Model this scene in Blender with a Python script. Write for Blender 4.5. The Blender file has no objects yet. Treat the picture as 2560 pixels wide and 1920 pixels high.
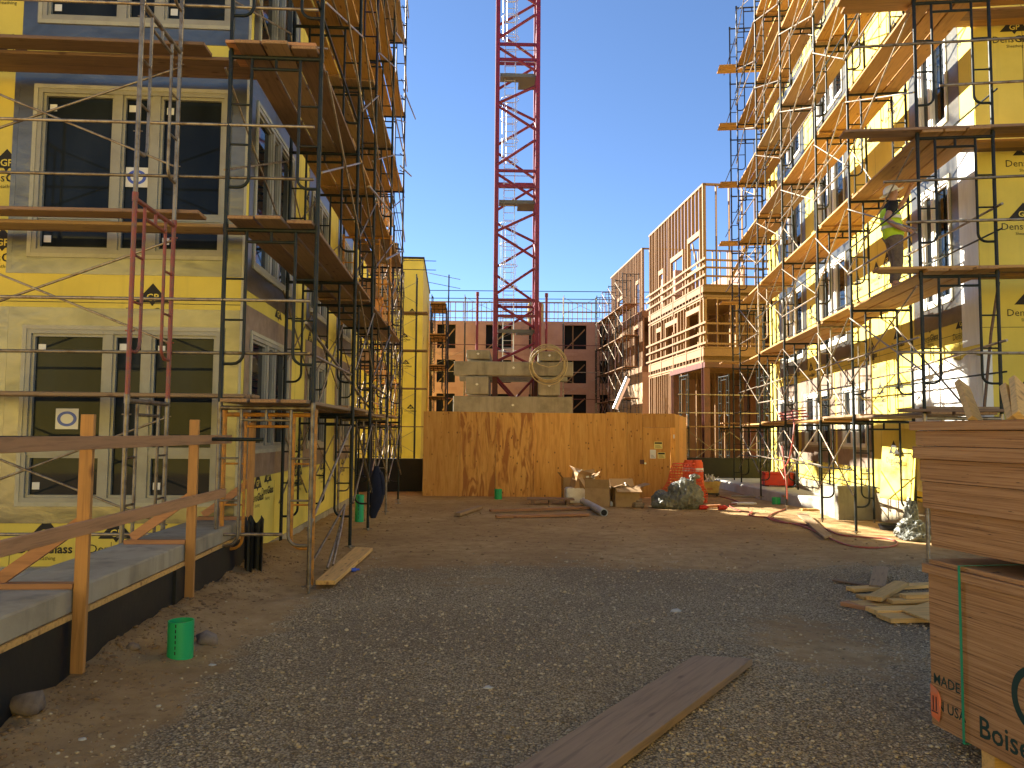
import bpy, bmesh, math, random
import numpy as np
from mathutils import Vector, Matrix, noise
R = random.Random(7)
PI = math.pi
rad = math.radians
S = bpy.context.scene
COL = S.collection

# ------------------------------------------------------------------ camera, sky, sun, exposure
EYE, F, PITCH, ROLL = 1.75, 1923.0, math.atan(0.0645), 0.008
cam_d = bpy.data.cameras.new('camera'); cam = bpy.data.objects.new('camera', cam_d); COL.objects.link(cam)
cam_d.sensor_width = 36; cam_d.lens = F / 2560 * 36; cam_d.clip_end = 2000; cam_d.clip_start = 0.05
CM = Matrix.Rotation(PI/2 + PITCH, 3, 'X') @ Matrix.Rotation(ROLL, 3, 'Z')
cam.matrix_world = Matrix.Translation((0, 0, EYE)) @ CM.to_4x4()
S.camera = cam
SUN_AZ, SUN_EL = 55.0, 29.0            # degrees left of +Y, elevation
W = bpy.data.worlds.new('World'); S.world = W; W.use_nodes = True
wn = W.node_tree; bg = wn.nodes['Background']
sky = wn.nodes.new('ShaderNodeTexSky'); sky.sky_type = 'NISHITA'; sky.sun_disc = False
sky.sun_elevation = rad(SUN_EL); sky.sun_rotation = rad(-SUN_AZ)
sky.air_density = 1.0; sky.dust_density = 0.35; sky.ozone_density = 4.0; sky.altitude = 3600
bg.inputs[1].default_value = 0.05
wn.links.new(sky.outputs[0], bg.inputs[0])
sl = bpy.data.lights.new('sun', 'SUN'); sl.energy = 5.0; sl.angle = rad(0.53); sl.color = (1, .93, .80)
so = bpy.data.objects.new('sun', sl); COL.objects.link(so); so.location = (-20, 20, 30)
sdir = Vector((-math.sin(rad(SUN_AZ))*math.cos(rad(SUN_EL)), math.cos(rad(SUN_AZ))*math.cos(rad(SUN_EL)), math.sin(rad(SUN_EL))))
so.rotation_euler = sdir.to_track_quat('Z', 'Y').to_euler()
S.view_settings.view_transform = 'Standard'; S.view_settings.look = 'None'
S.view_settings.gamma = 1; S.view_settings.exposure = 2.4
S.render.engine = 'CYCLES'
S.cycles.max_bounces = 6; S.cycles.diffuse_bounces = 4; S.cycles.use_denoising = True

def proj(p):
    v = CM.transposed() @ (Vector(p) - Vector((0, 0, EYE)))
    if v.z > -0.1: return None
    return 1280 + F*v.x/-v.z, 960 - F*v.y/-v.z
def ray(px, py): return CM @ Vector(((px-1280)/F, -(py-960)/F, -1))
def at(px, py, Y):                     # world point seen at a photo pixel, at depth Y
    d = ray(px, py); t = Y/d.y
    return Vector((d.x*t, Y, EYE + d.z*t))
def gnd(px, py, z=0.0):                # world point on the level z seen at a photo pixel
    d = ray(px, py); t = (z-EYE)/d.z
    return Vector((d.x*t, d.y*t, z))

# ------------------------------------------------------------------ materials
MATS = {}
class NT:
    def __init__(s, name):
        s.m = bpy.data.materials.new(name); s.m.use_nodes = True; s.t = s.m.node_tree
        s.b = s.t.nodes['Principled BSDF']; s.out = s.t.nodes['Material Output']
        MATS[name] = s.m
    def n(s, typ, **kw):
        x = s.t.nodes.new(typ)
        for k, v in kw.items(): setattr(x, k, v)
        return x
    def l(s, a, b): s.t.links.new(a, b)
    def coord(s, scale=(1, 1, 1), space='Object'):
        c = s.n('ShaderNodeTexCoord'); m = s.n('ShaderNodeMapping'); m.inputs[3].default_value = scale
        s.l(c.outputs[space], m.inputs[0])
        oi = s.n('ShaderNodeObjectInfo'); ml = s.n('ShaderNodeVectorMath', operation='SCALE'); ml.inputs[0].default_value = (17, 31, 23)
        s.l(oi.outputs['Random'], ml.inputs['Scale']); s.l(ml.outputs[0], m.inputs[1])
        return m.outputs[0]
    def noise(s, co, scale, detail=4, rough=.55, dist=0):
        t = s.n('ShaderNodeTexNoise'); t.inputs['Scale'].default_value = scale; t.inputs['Detail'].default_value = detail
        t.inputs['Roughness'].default_value = rough; t.inputs['Distortion'].default_value = dist
        s.l(co, t.inputs['Vector']); return t.outputs[0]
    def ramp(s, f, stops):
        r = s.n('ShaderNodeValToRGB'); e = r.color_ramp.elements
        while len(e) < len(stops): e.new(.5)
        for i, (p, c) in enumerate(stops):
            e[i].position = p; e[i].color = (*c, 1) if len(c) == 3 else c
        s.l(f, r.inputs[0]); return r.outputs[0]
    def mix(s, f, a, b, mode='MIX'):
        x = s.n('ShaderNodeMix', data_type='RGBA', blend_type=mode)
        for k, v in ((0, f), (6, a), (7, b)):
            if hasattr(v, 'links') or isinstance(v, bpy.types.NodeSocket): s.l(v, x.inputs[k])
            else: x.inputs[k].default_value = v if k == 0 else (*v, 1)
        return x.outputs[2]
    def math(s, op, a, b=None):
        x = s.n('ShaderNodeMath', operation=op)
        for i, v in enumerate((a, b)):
            if v is None: continue
            if isinstance(v, bpy.types.NodeSocket): s.l(v, x.inputs[i])
            else: x.inputs[i].default_value = v
        return x.outputs[0]
    def bump(s, h, strength=.3, dist=.01):
        b = s.n('ShaderNodeBump'); b.inputs['Strength'].default_value = strength; b.inputs['Distance'].default_value = dist
        s.l(h, b.inputs['Height']); s.l(b.outputs[0], s.b.inputs['Normal'])
    def col(s, c):
        if isinstance(c, bpy.types.NodeSocket): s.l(c, s.b.inputs['Base Color'])
        else: s.b.inputs['Base Color'].default_value = (*c, 1)
    def set(s, rough=.7, metal=0, spec=None):
        s.b.inputs['Roughness'].default_value = rough; s.b.inputs['Metallic'].default_value = metal
        if spec is not None: s.b.inputs['Specular IOR Level'].default_value = spec
        return s.m

def vary(n, c, amt=.35):               # per object brightness
    oi = n.n('ShaderNodeObjectInfo')
    return n.mix(1.0, c, n.ramp(oi.outputs['Random'], [(0, (1-amt,)*3), (1, (1+amt*.5,)*3)]), 'MULTIPLY')
def mat_wood(name, c, axis=0, rough=.75, knots=True, amt=.3, dark=.55):
    n = NT(name); sc = [14, 14, 14]; sc[axis] = .9
    co = n.coord(sc); g = n.noise(co, 2.2, 6, .6, .6)
    a = tuple(x*dark for x in c); b = tuple(min(1, x*1.15) for x in c)
    k = n.ramp(g, [(.28, a), (.5, c), (.72, b)])
    big = n.noise(n.coord((1.2, 1.2, 1.2)), 1.5, 3)
    k = n.mix(n.math('MULTIPLY', big, .5), k, tuple(x*.6 for x in c))
    if knots:
        s2 = [7, 7, 7]; s2[axis] = 2.6
        v = n.n('ShaderNodeTexVoronoi'); n.l(n.coord(s2), v.inputs['Vector']); v.inputs['Scale'].default_value = 1
        kf = n.ramp(v.outputs['Distance'], [(.07, (1, 1, 1)), (.17, (0, 0, 0))])
        k = n.mix(n.math('MULTIPLY', kf, .75), k, (c[0]*.28, c[1]*.2, c[2]*.18))
    n.col(vary(n, k, amt)); n.bump(g, .25, .004); n.set(rough); return n.m
def mat_plain(name, c, rough=.6, metal=0, amt=0, dirt=None, scale=6, spec=None, bump=0):
    n = NT(name); k = c
    if dirt is not None:
        f = n.ramp(n.noise(n.coord(), scale, 6, .65), [(.45, (0, 0, 0)), (.68, (1, 1, 1))]); k = n.mix(f, c, dirt)
    if amt: k = vary(n, k if isinstance(k, bpy.types.NodeSocket) else n.mix(0.0, c, c), amt)
    n.col(k)
    if bump: n.bump(n.noise(n.coord(), scale*4, 4), bump, .01)
    n.set(rough, metal, spec); return n.m

mat_wood('plank_new', (.50, .265, .075), amt=.25)
mat_wood('plank_old', (.26, .15, .08), amt=.35)
mat_wood('plank_grey', (.34, .22, .115), amt=.25)
mat_wood('lumber', (.74, .43, .125), amt=.25)
mat_wood('lumber_red', (.50, .23, .09), amt=.3)
mat_wood('stud', (.30, .165, .07), axis=2, knots=False, amt=.15)
mat_wood('stud_h', (.27, .145, .06), axis=1, knots=False, amt=.15)
mat_wood('rail_wood', (.47, .24, .10), axis=1, amt=.15)
mat_wood('cedar_post', (.48, .23, .06), axis=2, amt=.25)
mat_plain('end_grain', (.36, .2, .085), .85, dirt=(.22, .11, .04), scale=40)
mat_plain('frame_green', (.011, .017, .014), .45, .0, amt=.3, dirt=(.03, .025, .02), scale=9, spec=.25)
mat_plain('frame_blue', (.012, .013, .04), .45, amt=.3, dirt=(.03, .026, .03), scale=9, spec=.25)
mat_plain('galvanised', (.36, .30, .22), .45, .7, amt=.35, dirt=(.17, .11, .06), scale=8)
mat_plain('frame_red', (.30, .055, .03), .5, amt=.2, dirt=(.16, .10, .06), scale=10)
mat_plain('frame_orange', (.62, .24, .015), .5, amt=.2, dirt=(.25, .12, .03), scale=10)
mat_plain('crane_red', (.17, .004, .024), .45, amt=.05, dirt=(.11, .005, .015), scale=3)
mat_plain('platform_steel', (.10, .10, .10), .6)
mat_plain('crane_dark', (.10, .022, .015), .6, dirt=(.05, .02, .01), scale=4)
mat_plain('steel_primer', (.13, .035, .025), .55, amt=.1, dirt=(.07, .022, .015), scale=3)
mat_plain('aluminium', (.62, .62, .60), .35, .85)
mat_plain('window_vinyl', (.34, .32, .25), .45, dirt=(.28, .26, .20), scale=3)
mat_plain('window_white', (.72, .72, .68), .4)
mat_plain('trim_cream', (.44, .41, .29), .6, dirt=(.36, .33, .23))
mat_plain('unlit_interior', (.012, .012, .013), .9)  # near-black stands in for the darkness of unlit hollows
mat_plain('black_membrane', (.008, .008, .008), .6, dirt=(.016, .014, .011), scale=2.5, bump=.25)
mat_plain('print_black', (.022, .019, .014), .8)
mat_plain('green_plastic', (.02, .40, .13), .35)
mat_plain('red_plastic', (.55, .02, .012), .4, dirt=(.36, .02, .015), scale=4)
mat_plain('hose_red', (.40, .07, .045), .55, dirt=(.3, .12, .08), scale=5)
mat_plain('hose_tan', (.42, .34, .17), .6, dirt=(.3, .24, .12), scale=5)
mat_plain('cardboard', (.42, .27, .13), .9, amt=.2, dirt=(.33, .2, .095), scale=5)
mat_plain('white_foam', (.78, .77, .72), .7, dirt=(.6, .58, .52), scale=6)
mat_plain('paper_white', (.75, .74, .70), .8)
mat_plain('paper_yellow', (.72, .62, .22), .8)
mat_plain('orange_mesh', (.80, .10, .025), .5, amt=.1)
mat_plain('grey_pipe', (.42, .43, .44), .45, dirt=(.3, .29, .27), scale=5)
mat_plain('yellow_bin', (.62, .44, .12), .5, dirt=(.45, .3, .08))
mat_plain('navy_cloth', (.012, .014, .028), .9, dirt=(.008, .009, .018), bump=.4)
mat_plain('black_rubber', (.012, .012, .012), .6)
mat_plain('skin', (.42, .22, .14), .55)
mat_plain('black_cloth', (.012, .011, .011), .9)
mat_plain('trousers', (.17, .125, .09), .9, dirt=(.11, .08, .06), scale=14, bump=.5)
mat_plain('hard_hat', (.82, .81, .76), .3)
mat_plain('strap_green', (.02, .26, .12), .4)
mat_plain('tag_orange', (.75, .17, .05), .6, dirt=(.6, .25, .12), scale=20)
mat_plain('clod', (.27, .165, .075), .97, dirt=(.16, .09, .04), scale=12, bump=.5)
mat_plain('rock', (.24, .18, .13), .95, amt=.3, dirt=(.14, .10, .07), scale=8, bump=.6)
mat_plain('ink_green', (.012, .035, .022), .8)
mat_plain('blue_plastic', (.05, .1, .5), .4)

def mk():
    n = NT('sheathing')                       # gold fibreglass-faced board with seams and screws
    co = n.coord((1, 1, 1)); f = n.noise(co, 1.1, 4, .6)
    k = n.mix(n.ramp(f, [(.35, (0,)*3), (.7, (1,)*3)]), (.81, .64, .115), (.68, .53, .085))
    fine = n.noise(co, 60, 3, .6); k = n.mix(n.math('MULTIPLY', fine, .22), k, (.5, .42, .10))
    dr = n.ramp(n.noise(n.coord((6, 6, .35)), 1.6, 5, .6), [(.55, (0,)*3), (.75, (1,)*3)])
    k = n.mix(n.math('MULTIPLY', dr, .22), k, (.42, .34, .10))
    n.col(k); n.bump(fine, .08, .003); n.set(.75, spec=.3)
    n = NT('foil')                            # wrinkled silver flashing tape
    co = n.coord((1, 1, 1)); a = n.noise(n.coord((1, 1, 2.2)), 1.6, 5, .55, .6); b = n.noise(co, 18, 3, .5)
    n.col(n.ramp(a, [(.3, (.15, .145, .125)), (.55, (.225, .215, .18)), (.75, (.18, .17, .145))]))
    n.bump(n.math('ADD', a, n.math('MULTIPLY', b, .15)), .22, .03); n.set(.32, .92)
    n = NT('foil_dull')
    co = n.coord((1, 1, 1)); a = n.noise(co, 4, 6, .65, .5)
    n.col(n.ramp(a, [(.3, (.20, .14, .10)), (.6, (.30, .23, .17)), (.8, (.40, .34, .28))])); n.bump(a, .35, .02); n.set(.5, .35)
    n = NT('plastic_sheet')
    co = n.coord((2.2, 2.2, .5)); a = n.noise(co, 1.8, 6, .6, .8)
    n.col(n.ramp(a, [(.3, (.62, .61, .55)), (.7, (.80, .79, .74))])); n.bump(a, .6, .05); n.set(.35)
    n = NT('bag_plastic')
    co = n.coord((2, 2, 2)); a = n.noise(co, 2.5, 7, .65, 1.2)
    n.col(n.ramp(a, [(.3, (.11, .115, .09)), (.7, (.25, .25, .20))])); n.bump(a, .8, .06); n.set(.32)
    for gi, gn in enumerate(('glass', 'glass_sky')):
     n = NT(gn)
     co = n.coord((1.5, 1.5, .6)); a = n.noise(co, 1.0, 4, .5)
     n.col(n.ramp(a, [(.35, (.010, .013, .016)), (.7, (.024, .03, .034))])); n.set(.035, 0, .5)
     n.b.inputs['IOR'].default_value = 1.22
     if gi: n.b.inputs['Metallic'].default_value = .45; n.col((.50, .60, .63))
     w = n.noise(n.coord((1, 1, 1)), .9, 2); n.bump(w, .06, .02)
    n = NT('concrete')
    co = n.coord((1, 1, 1)); a = n.noise(co, 1.3, 7, .65); b = n.noise(n.coord((5, 5, .6)), 1.2, 5, .6); c = n.noise(co, 45, 4)
    k = n.ramp(a, [(.3, (.25, .205, .125)), (.5, (.38, .32, .205)), (.75, (.45, .39, .27))])
    k = n.mix(n.math('MULTIPLY', n.ramp(b, [(.5, (0,)*3), (.72, (1,)*3)]), .55), k, (.12, .11, .085))
    n.col(k); n.bump(n.math('ADD', a, n.math('MULTIPLY', c, .3)), .3, .012); n.set(.9)
    n = NT('concrete_grey')
    co = n.coord((1, 1, 1)); a = n.noise(co, 1.3, 7, .65); b = n.noise(n.coord((5, 5, .6)), 1.2, 5, .6); c = n.noise(co, 45, 4)
    k = n.ramp(a, [(.3, (.17, .155, .115)), (.5, (.27, .25, .19)), (.75, (.33, .31, .245))])
    k = n.mix(n.math('MULTIPLY', n.ramp(b, [(.5, (0,)*3), (.72, (1,)*3)]), .55), k, (.12, .11, .085))
    n.col(k); n.bump(n.math('ADD', a, n.math('MULTIPLY', c, .3)), .3, .012); n.set(.9)
    n = NT('concrete_pale')
    a = n.noise(n.coord(), 2.0, 7, .65)
    n.col(n.ramp(a, [(.3, (.36, .34, .29)), (.7, (.52, .50, .44))])); n.bump(a, .25, .01); n.set(.9)
    n = NT('pink_sheathing')
    co = n.coord((1, 1, 1)); a = n.noise(co, .8, 5, .6); b = n.noise(n.coord((8, 8, .5)), 1, 4)
    k = n.ramp(a, [(.3, (.34, .18, .125)), (.7, (.48, .28, .20))]); k = n.mix(n.math('MULTIPLY', b, .35), k, (.22, .10, .07))
    n.col(k); n.set(.85)
    n = NT('pale_sheathing')
    a = n.noise(n.coord(), 1.2, 5, .6); n.col(n.ramp(a, [(.3, (.34, .22, .12)), (.7, (.44, .30, .17))])); n.set(.85)
    for fn_, son in (('fence_ply', .08), ('fence_ply_stained', .9)):
     n = NT(fn_)                       # plywood: cathedral grain, knots and water stains
     co = n.coord((5.5, 5.5, .55)); g = n.noise(co, 1.5, 6, .62, 1.8)
     k = n.ramp(g, [(.28, (.52, .22, .035)), (.5, (.70, .34, .07)), (.72, (.78, .43, .11))])
     v = n.n('ShaderNodeTexVoronoi'); n.l(n.coord((6, 6, 4)), v.inputs['Vector']); v.inputs['Scale'].default_value = 1.3
     kf = n.ramp(v.outputs['Distance'], [(.12, (1,)*3), (.20, (0,)*3)])
     gate = n.ramp(n.noise(n.coord((.35, .35, 2.6)), 1.3, 2), [(.44, (0,)*3), (.52, (1,)*3)])
     k = n.mix(n.math('MULTIPLY', n.math('MULTIPLY', kf, gate), .85), k, (.12, .04, .012))
     st = n.ramp(n.noise(n.coord((2.4, 2.4, .55)), 1.5, 3, .5, 2.2), [(.47, (0,)*3), (.60, (1,)*3)])
     k = n.mix(n.math('MULTIPLY', st, son), k, (.36, .12, .02))
     n.col(vary(n, k, .30)); n.bump(g, .15, .004); n.set(.7)
    n = NT('ply_edge')                        # edges of a stack of sheets
    co = n.coord((1.3, 1.3, 110)); g = n.noise(co, 1.0, 5, .7, .15); h = n.noise(n.coord((2, 2, 9)), 1.2, 4)
    k = n.ramp(g, [(.33, (.11, .045, .014)), (.46, (.40, .19, .063)), (.62, (.54, .285, .11))])
    hole = n.ramp(n.noise(n.coord((9, 9, 120)), 1.0, 3), [(.68, (0,)*3), (.74, (1,)*3)])
    k = n.mix(n.math('MULTIPLY', h, .45), k, (.22, .10, .035)); k = n.mix(hole, k, (.03, .015, .008))
    n.col(k); n.bump(g, .45, .006); n.set(.85)
    n = NT('vest')
    n.col((.55, .80, .02)); n.set(.6); n.b.inputs['Emission Strength'].default_value = 0
    n = NT('earth')                           # dirt and packed gravel; the mask is laid over the mesh as an attribute
    co = n.coord((1, 1, 1)); at_ = n.n('ShaderNodeAttribute'); at_.attribute_name = 'gravel'
    big = n.noise(co, .55, 5, .6); mid = n.noise(co, 4.5, 6, .65); fine = n.noise(co, 38, 5, .7)
    v = n.n('ShaderNodeTexVoronoi'); v.inputs['Scale'].default_value = 62; n.l(co, v.inputs['Vector'])
    v2 = n.n('ShaderNodeTexVoronoi'); v2.inputs['Scale'].default_value = 90; n.l(co, v2.inputs['Vector'])
    dirt = n.ramp(mid, [(.25, (.26, .160, .064)), (.5, (.42, .275, .122)), (.75, (.52, .36, .175))])
    dirt = n.mix(n.ramp(big, [(.4, (0,)*3), (.66, (.75,)*3)]), dirt, (.27, .158, .063))
    spk = n.ramp(n.noise(co, 17, 4, .6), [(.60, (0,)*3), (.68, (1,)*3)]); dirt = n.mix(n.math('MULTIPLY', spk, .55), dirt, (.12, .07, .03))
    dirt = n.mix(n.math('MULTIPLY', n.ramp(fine, [(.55, (0,)*3), (.75, (1,)*3)]), .5), dirt, (.36, .26, .16))
    sep = n.n('ShaderNodeSeparateColor'); n.l(v.outputs['Color'], sep.inputs[0])
    gr = n.ramp(sep.outputs[0], [(0, (.30, .21, .105)), (.4, (.50, .375, .20)), (.75, (.58, .45, .26)), (1, (.64, .52, .33))])
    gr = n.mix(n.ramp(v.outputs['Distance'], [(.35, (0,)*3), (.75, (1,)*3)]), gr, (.15, .11, .06))
    gr = n.mix(n.math('MULTIPLY', n.ramp(big, [(.4, (0,)*3), (.62, (1,)*3)]), .45), gr, (.20, .14, .08))
    f = n.math('ADD', at_.outputs['Fac'], n.math('MULTIPLY', n.math('SUBTRACT', mid, .5), 1.1))
    f = n.ramp(f, [(.38, (0,)*3), (.62, (1,)*3)])
    n.col(n.mix(f, dirt, gr))
    hh = n.mix(f, n.mix(.5, mid, fine), n.mix(.4, v.outputs['Distance'], v2.outputs['Distance']))
    n.bump(hh, .8, .035); n.set(.95, spec=.2)
    n = NT('pebble'); a = n.n('ShaderNodeAttribute'); a.attribute_name = 'tint'
    n.col(n.ramp(a.outputs['Fac'], [(0, (.17, .12, .066)), (.3, (.39, .295, .165)), (.75, (.49, .38, .225)), (1, (.56, .46, .305))])); n.set(.95, spec=.2)
mk()

# ------------------------------------------------------------------ mesh helpers
class MB:
    def __init__(s): s.v = []; s.f = []; s.mi = []; s.sm = []; s.m = 0
    def add(s, vs, fs, smooth=False):
        o = len(s.v); s.v += [tuple(p) for p in vs]
        for f in fs: s.f.append([i+o for i in f]); s.mi.append(s.m); s.sm.append(smooth)
    def box(s, x0, y0, z0, x1, y1, z1, M=None):
        vs = [Vector((x, y, z)) for z in (z0, z1) for y in (y0, y1) for x in (x0, x1)]
        if M is not None: vs = [M @ v for v in vs]
        s.add(vs, [(0, 2, 3, 1), (4, 5, 7, 6), (0, 1, 5, 4), (2, 6, 7, 3), (0, 4, 6, 2), (1, 3, 7, 5)]); return s
    def beam(s, a, b, w, h, up=(0, 0, 1)):     # rectangular bar from a to b: w sideways, h along up
        a = Vector(a); b = Vector(b); d = (b-a); L = d.length; d.normalize()
        up = Vector(up)
        if abs(d.dot(up)) > .98: up = Vector((0, 1, 0))
        x = d.cross(up).normalized(); z = x.cross(d)
        M = Matrix((x, d, z)).transposed().to_4x4(); M.translation = a
        return s.box(-w/2, 0, -h/2, w/2, L, h/2, M)
    def tube(s, a, b, r, n=8, cap=True, r2=None):
        a = Vector(a); b = Vector(b); d = (b-a).normalized(); u = Vector((0, 0, 1)) if abs(d.z) < .95 else Vector((1, 0, 0))
        x = d.cross(u).normalized(); y = d.cross(x); r2 = r if r2 is None else r2
        vs = [a + (x*math.cos(2*PI*i/n) + y*math.sin(2*PI*i/n))*r for i in range(n)] + [b + (x*math.cos(2*PI*i/n) + y*math.sin(2*PI*i/n))*r2 for i in range(n)]
        s.add(vs, [(i, i+n, (i+1) % n+n, (i+1) % n) for i in range(n)], True)
        if cap: s.add(vs[:n], [tuple(range(n))]); s.add(vs[n:], [tuple(reversed(range(n)))])
        return s
    def path(s, pts, r, n=8, closed=False):
        pts = [Vector(p) for p in pts]; N = len(pts); rings = []; prev = None
        for i, p in enumerate(pts):
            a = pts[i-1] if (i or closed) else p; b = pts[(i+1) % N] if (i < N-1 or closed) else p
            d = (b-a).normalized()
            if prev is None:
                u = Vector((0, 0, 1)) if abs(d.z) < .9 else Vector((1, 0, 0)); x = d.cross(u).normalized()
            else: x = (prev - d*prev.dot(d)).normalized()
            prev = x; y = d.cross(x); rr = r(i/(N-1)) if callable(r) else r
            rings.append([p + (x*math.cos(2*PI*k/n) + y*math.sin(2*PI*k/n))*rr for k in range(n)])
        vs = [v for q in rings for v in q]; fs = []
        for i in range(N if closed else N-1):
            j = (i+1) % N
            fs += [(i*n+k, j*n+k, j*n+(k+1) % n, i*n+(k+1) % n) for k in range(n)]
        s.add(vs, fs, True)
        if not closed: s.add(rings[0], [tuple(range(n))]); s.add(rings[-1], [tuple(reversed(range(n)))])
        return s
    def quad(s, a, b, c, d): s.add([a, b, c, d], [(0, 1, 2, 3)]); return s
    def prism(s, pts, dz):                     # polygon in any plane thickened by the vector dz
        pts = [Vector(p) for p in pts]; n = len(pts); dz = Vector(dz)
        s.add(pts + [p+dz for p in pts], [tuple(reversed(range(n))), tuple(range(n, 2*n))] + [(i, (i+1) % n, (i+1) % n+n, i+n) for i in range(n)]); return s
    def mesh(s, name, mats, bevel=0, seg=1):
        me = bpy.data.meshes.new(name); me.from_pydata(s.v, [], s.f)
        for m in (mats if isinstance(mats, (list, tuple)) else [mats]): me.materials.append(MATS[m])
        me.polygons.foreach_set('material_index', s.mi); me.polygons.foreach_set('use_smooth', s.sm)
        bm = bmesh.new(); bm.from_mesh(me)
        if bevel: 
            bmesh.ops.remove_doubles(bm, verts=bm.verts, dist=1e-5)
            bmesh.ops.bevel(bm, geom=[e for e in bm.edges if len(e.link_faces) == 2 and e.calc_face_angle(0) > .6], offset=bevel, segments=seg, affect='EDGES', clamp_overlap=True)
        bmesh.ops.recalc_face_normals(bm, faces=bm.faces)
        bm.to_mesh(me); bm.free(); me.update(); return me
    def build(s, name, mats, parent=None, loc=None, rot=None, bevel=0, seg=1):
        return link(name, s.mesh(name, mats, bevel, seg), parent, loc, rot)

def link(name, data, parent=None, loc=None, rot=None):
    o = bpy.data.objects.new(name, data); COL.objects.link(o)
    if parent is not None: o.parent = parent
    if loc is not None: o.location = loc
    if rot is not None: o.rotation_euler = rot if isinstance(rot, (tuple, list)) else (0, 0, rot)
    return o
def tag(o, label, cat, group=None):
    o['label'] = label; o['category'] = cat
    if group: o['group'] = group
    return o
def thing(name, label, cat, loc=(0, 0, 0), rz=0, group=None): return tag(link(name, None, None, loc, rz), label, cat, group)
def struct(o, k='structure'): o['kind'] = k; return o
ORD = ['lowest', 'second', 'third', 'fourth', 'fifth', 'sixth', 'seventh', 'eighth', 'ninth']
BAY = ['nearest', 'second', 'third', 'fourth', 'fifth', 'sixth', 'seventh']

_txt = {}
def text_mesh(body, size=1, bold=0.0):         # verts, faces of flat text; x right, y up, centred
    key = (body, bold)
    if key not in _txt:
        c = bpy.data.curves.new('t', 'FONT'); c.body = body; c.size = 1; c.align_x = 'CENTER'; c.align_y = 'CENTER'; c.offset = bold; c.resolution_u = 2
        o = bpy.data.objects.new('t', c); COL.objects.link(o); dg = bpy.context.evaluated_depsgraph_get()
        me = o.evaluated_get(dg).to_mesh()
        _txt[key] = ([tuple(v.co) for v in me.vertices], [tuple(p.vertices) for p in me.polygons])
        o.evaluated_get(dg).to_mesh_clear(); bpy.data.objects.remove(o); bpy.data.curves.remove(c)
    v, f = _txt[key]
    return [(x*size, y*size) for x, y, _ in v], f
def put_text(mb, body, size, fn, bold=0.0, cx=0, cy=0):
    v, f = text_mesh(body, size, bold); mb.add([fn(x+cx, y+cy) for x, y in v], f)
def text_w(body, size, bold=0):
    v, _ = text_mesh(body, size, bold); xs = [p[0] for p in v]; return max(xs)-min(xs)

# ------------------------------------------------------------------ ground
def sstep(a, b, x): t = min(1, max(0, (x-a)/(b-a))); return t*t*(3-2*t)
def gz(x, y):
    z = -.07*sstep(13, 21, y)
    n1 = noise.noise((x*.35, y*.35, 3)); n2 = noise.noise((x*1.4, y*1.4, 7)); n3 = noise.noise((x*4.5, y*4.5, 1))
    near = 1-sstep(24, 40, y)
    z += (n1*.03 + n2*.014 + n3*.008)*near
    wl = -2.66-.065*y                          # foot of the low black wall: earth banked up against it
    d = x-wl
    z += (.13*math.exp(-(d/.55)**2)*sstep(3.5, 7, y)*(1-sstep(11, 13, y)) + .05*math.exp(-(d/.3)**2)*(n3+.4))*sstep(-.6, -.2, d)
    z += .10*math.exp(-((x+2.15)/.5)**2-((y-7.6)/.5)**2) - .07*math.exp(-((x+2.4)/.45)**2-((y-8.5)/.45)**2)
    return z
def gmask(x, y):
    n1 = noise.noise((x*.5, y*.5, 11))*.7; n2 = noise.noise((x*1.7, y*1.7, 5))*.35
    m = sstep(11.6, 9.6, y + n1*1.3) if False else 1-sstep(9.4, 11.4, y+n1*1.5+n2)
    m *= sstep(-.35, .55, x-(-2.55+.05*(y-4)) + n1*.5 + n2*.6 - .25)
    m *= 1-.75*math.exp(-((x-2.6)/.8)**2-((y-6.6)/1.3)**2)
    m *= 1-.5*math.exp(-((x+.3)/.9)**2-((y-9.2)/.6)**2)
    return m
def ground():
    xs = sorted(set([round(v, 3) for v in list(np.arange(-9, 9.01, .1)) + list(np.arange(-40, -9, 2)) + list(np.arange(9.5, 40, 2)) + [-400, -250, -150, -90, -60, 60, 90, 150, 250, 400]]))
    ys = sorted(set([round(v, 3) for v in list(np.arange(1.5, 24.01, .1)) + list(np.arange(-12, 1.5, 1.5)) + list(np.arange(25, 70, 2)) + [-200, -60, -25, 80, 100, 140, 200, 300, 500]]))
    nx, ny = len(xs), len(ys)
    vs = [(x, y, gz(x, y)) for y in ys for x in xs]
    fs = [(j*nx+i, j*nx+i+1, (j+1)*nx+i+1, (j+1)*nx+i) for j in range(ny-1) for i in range(nx-1)]
    me = bpy.data.meshes.new('ground'); me.from_pydata(vs, [], fs); me.materials.append(MATS['earth'])
    a = me.attributes.new('gravel', 'FLOAT', 'POINT'); a.data.foreach_set('value', [gmask(v[0], v[1]) for v in vs])
    me.polygons.foreach_set('use_smooth', [True]*len(fs)); me.update()
    struct(link('ground', me))
ground()
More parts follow.
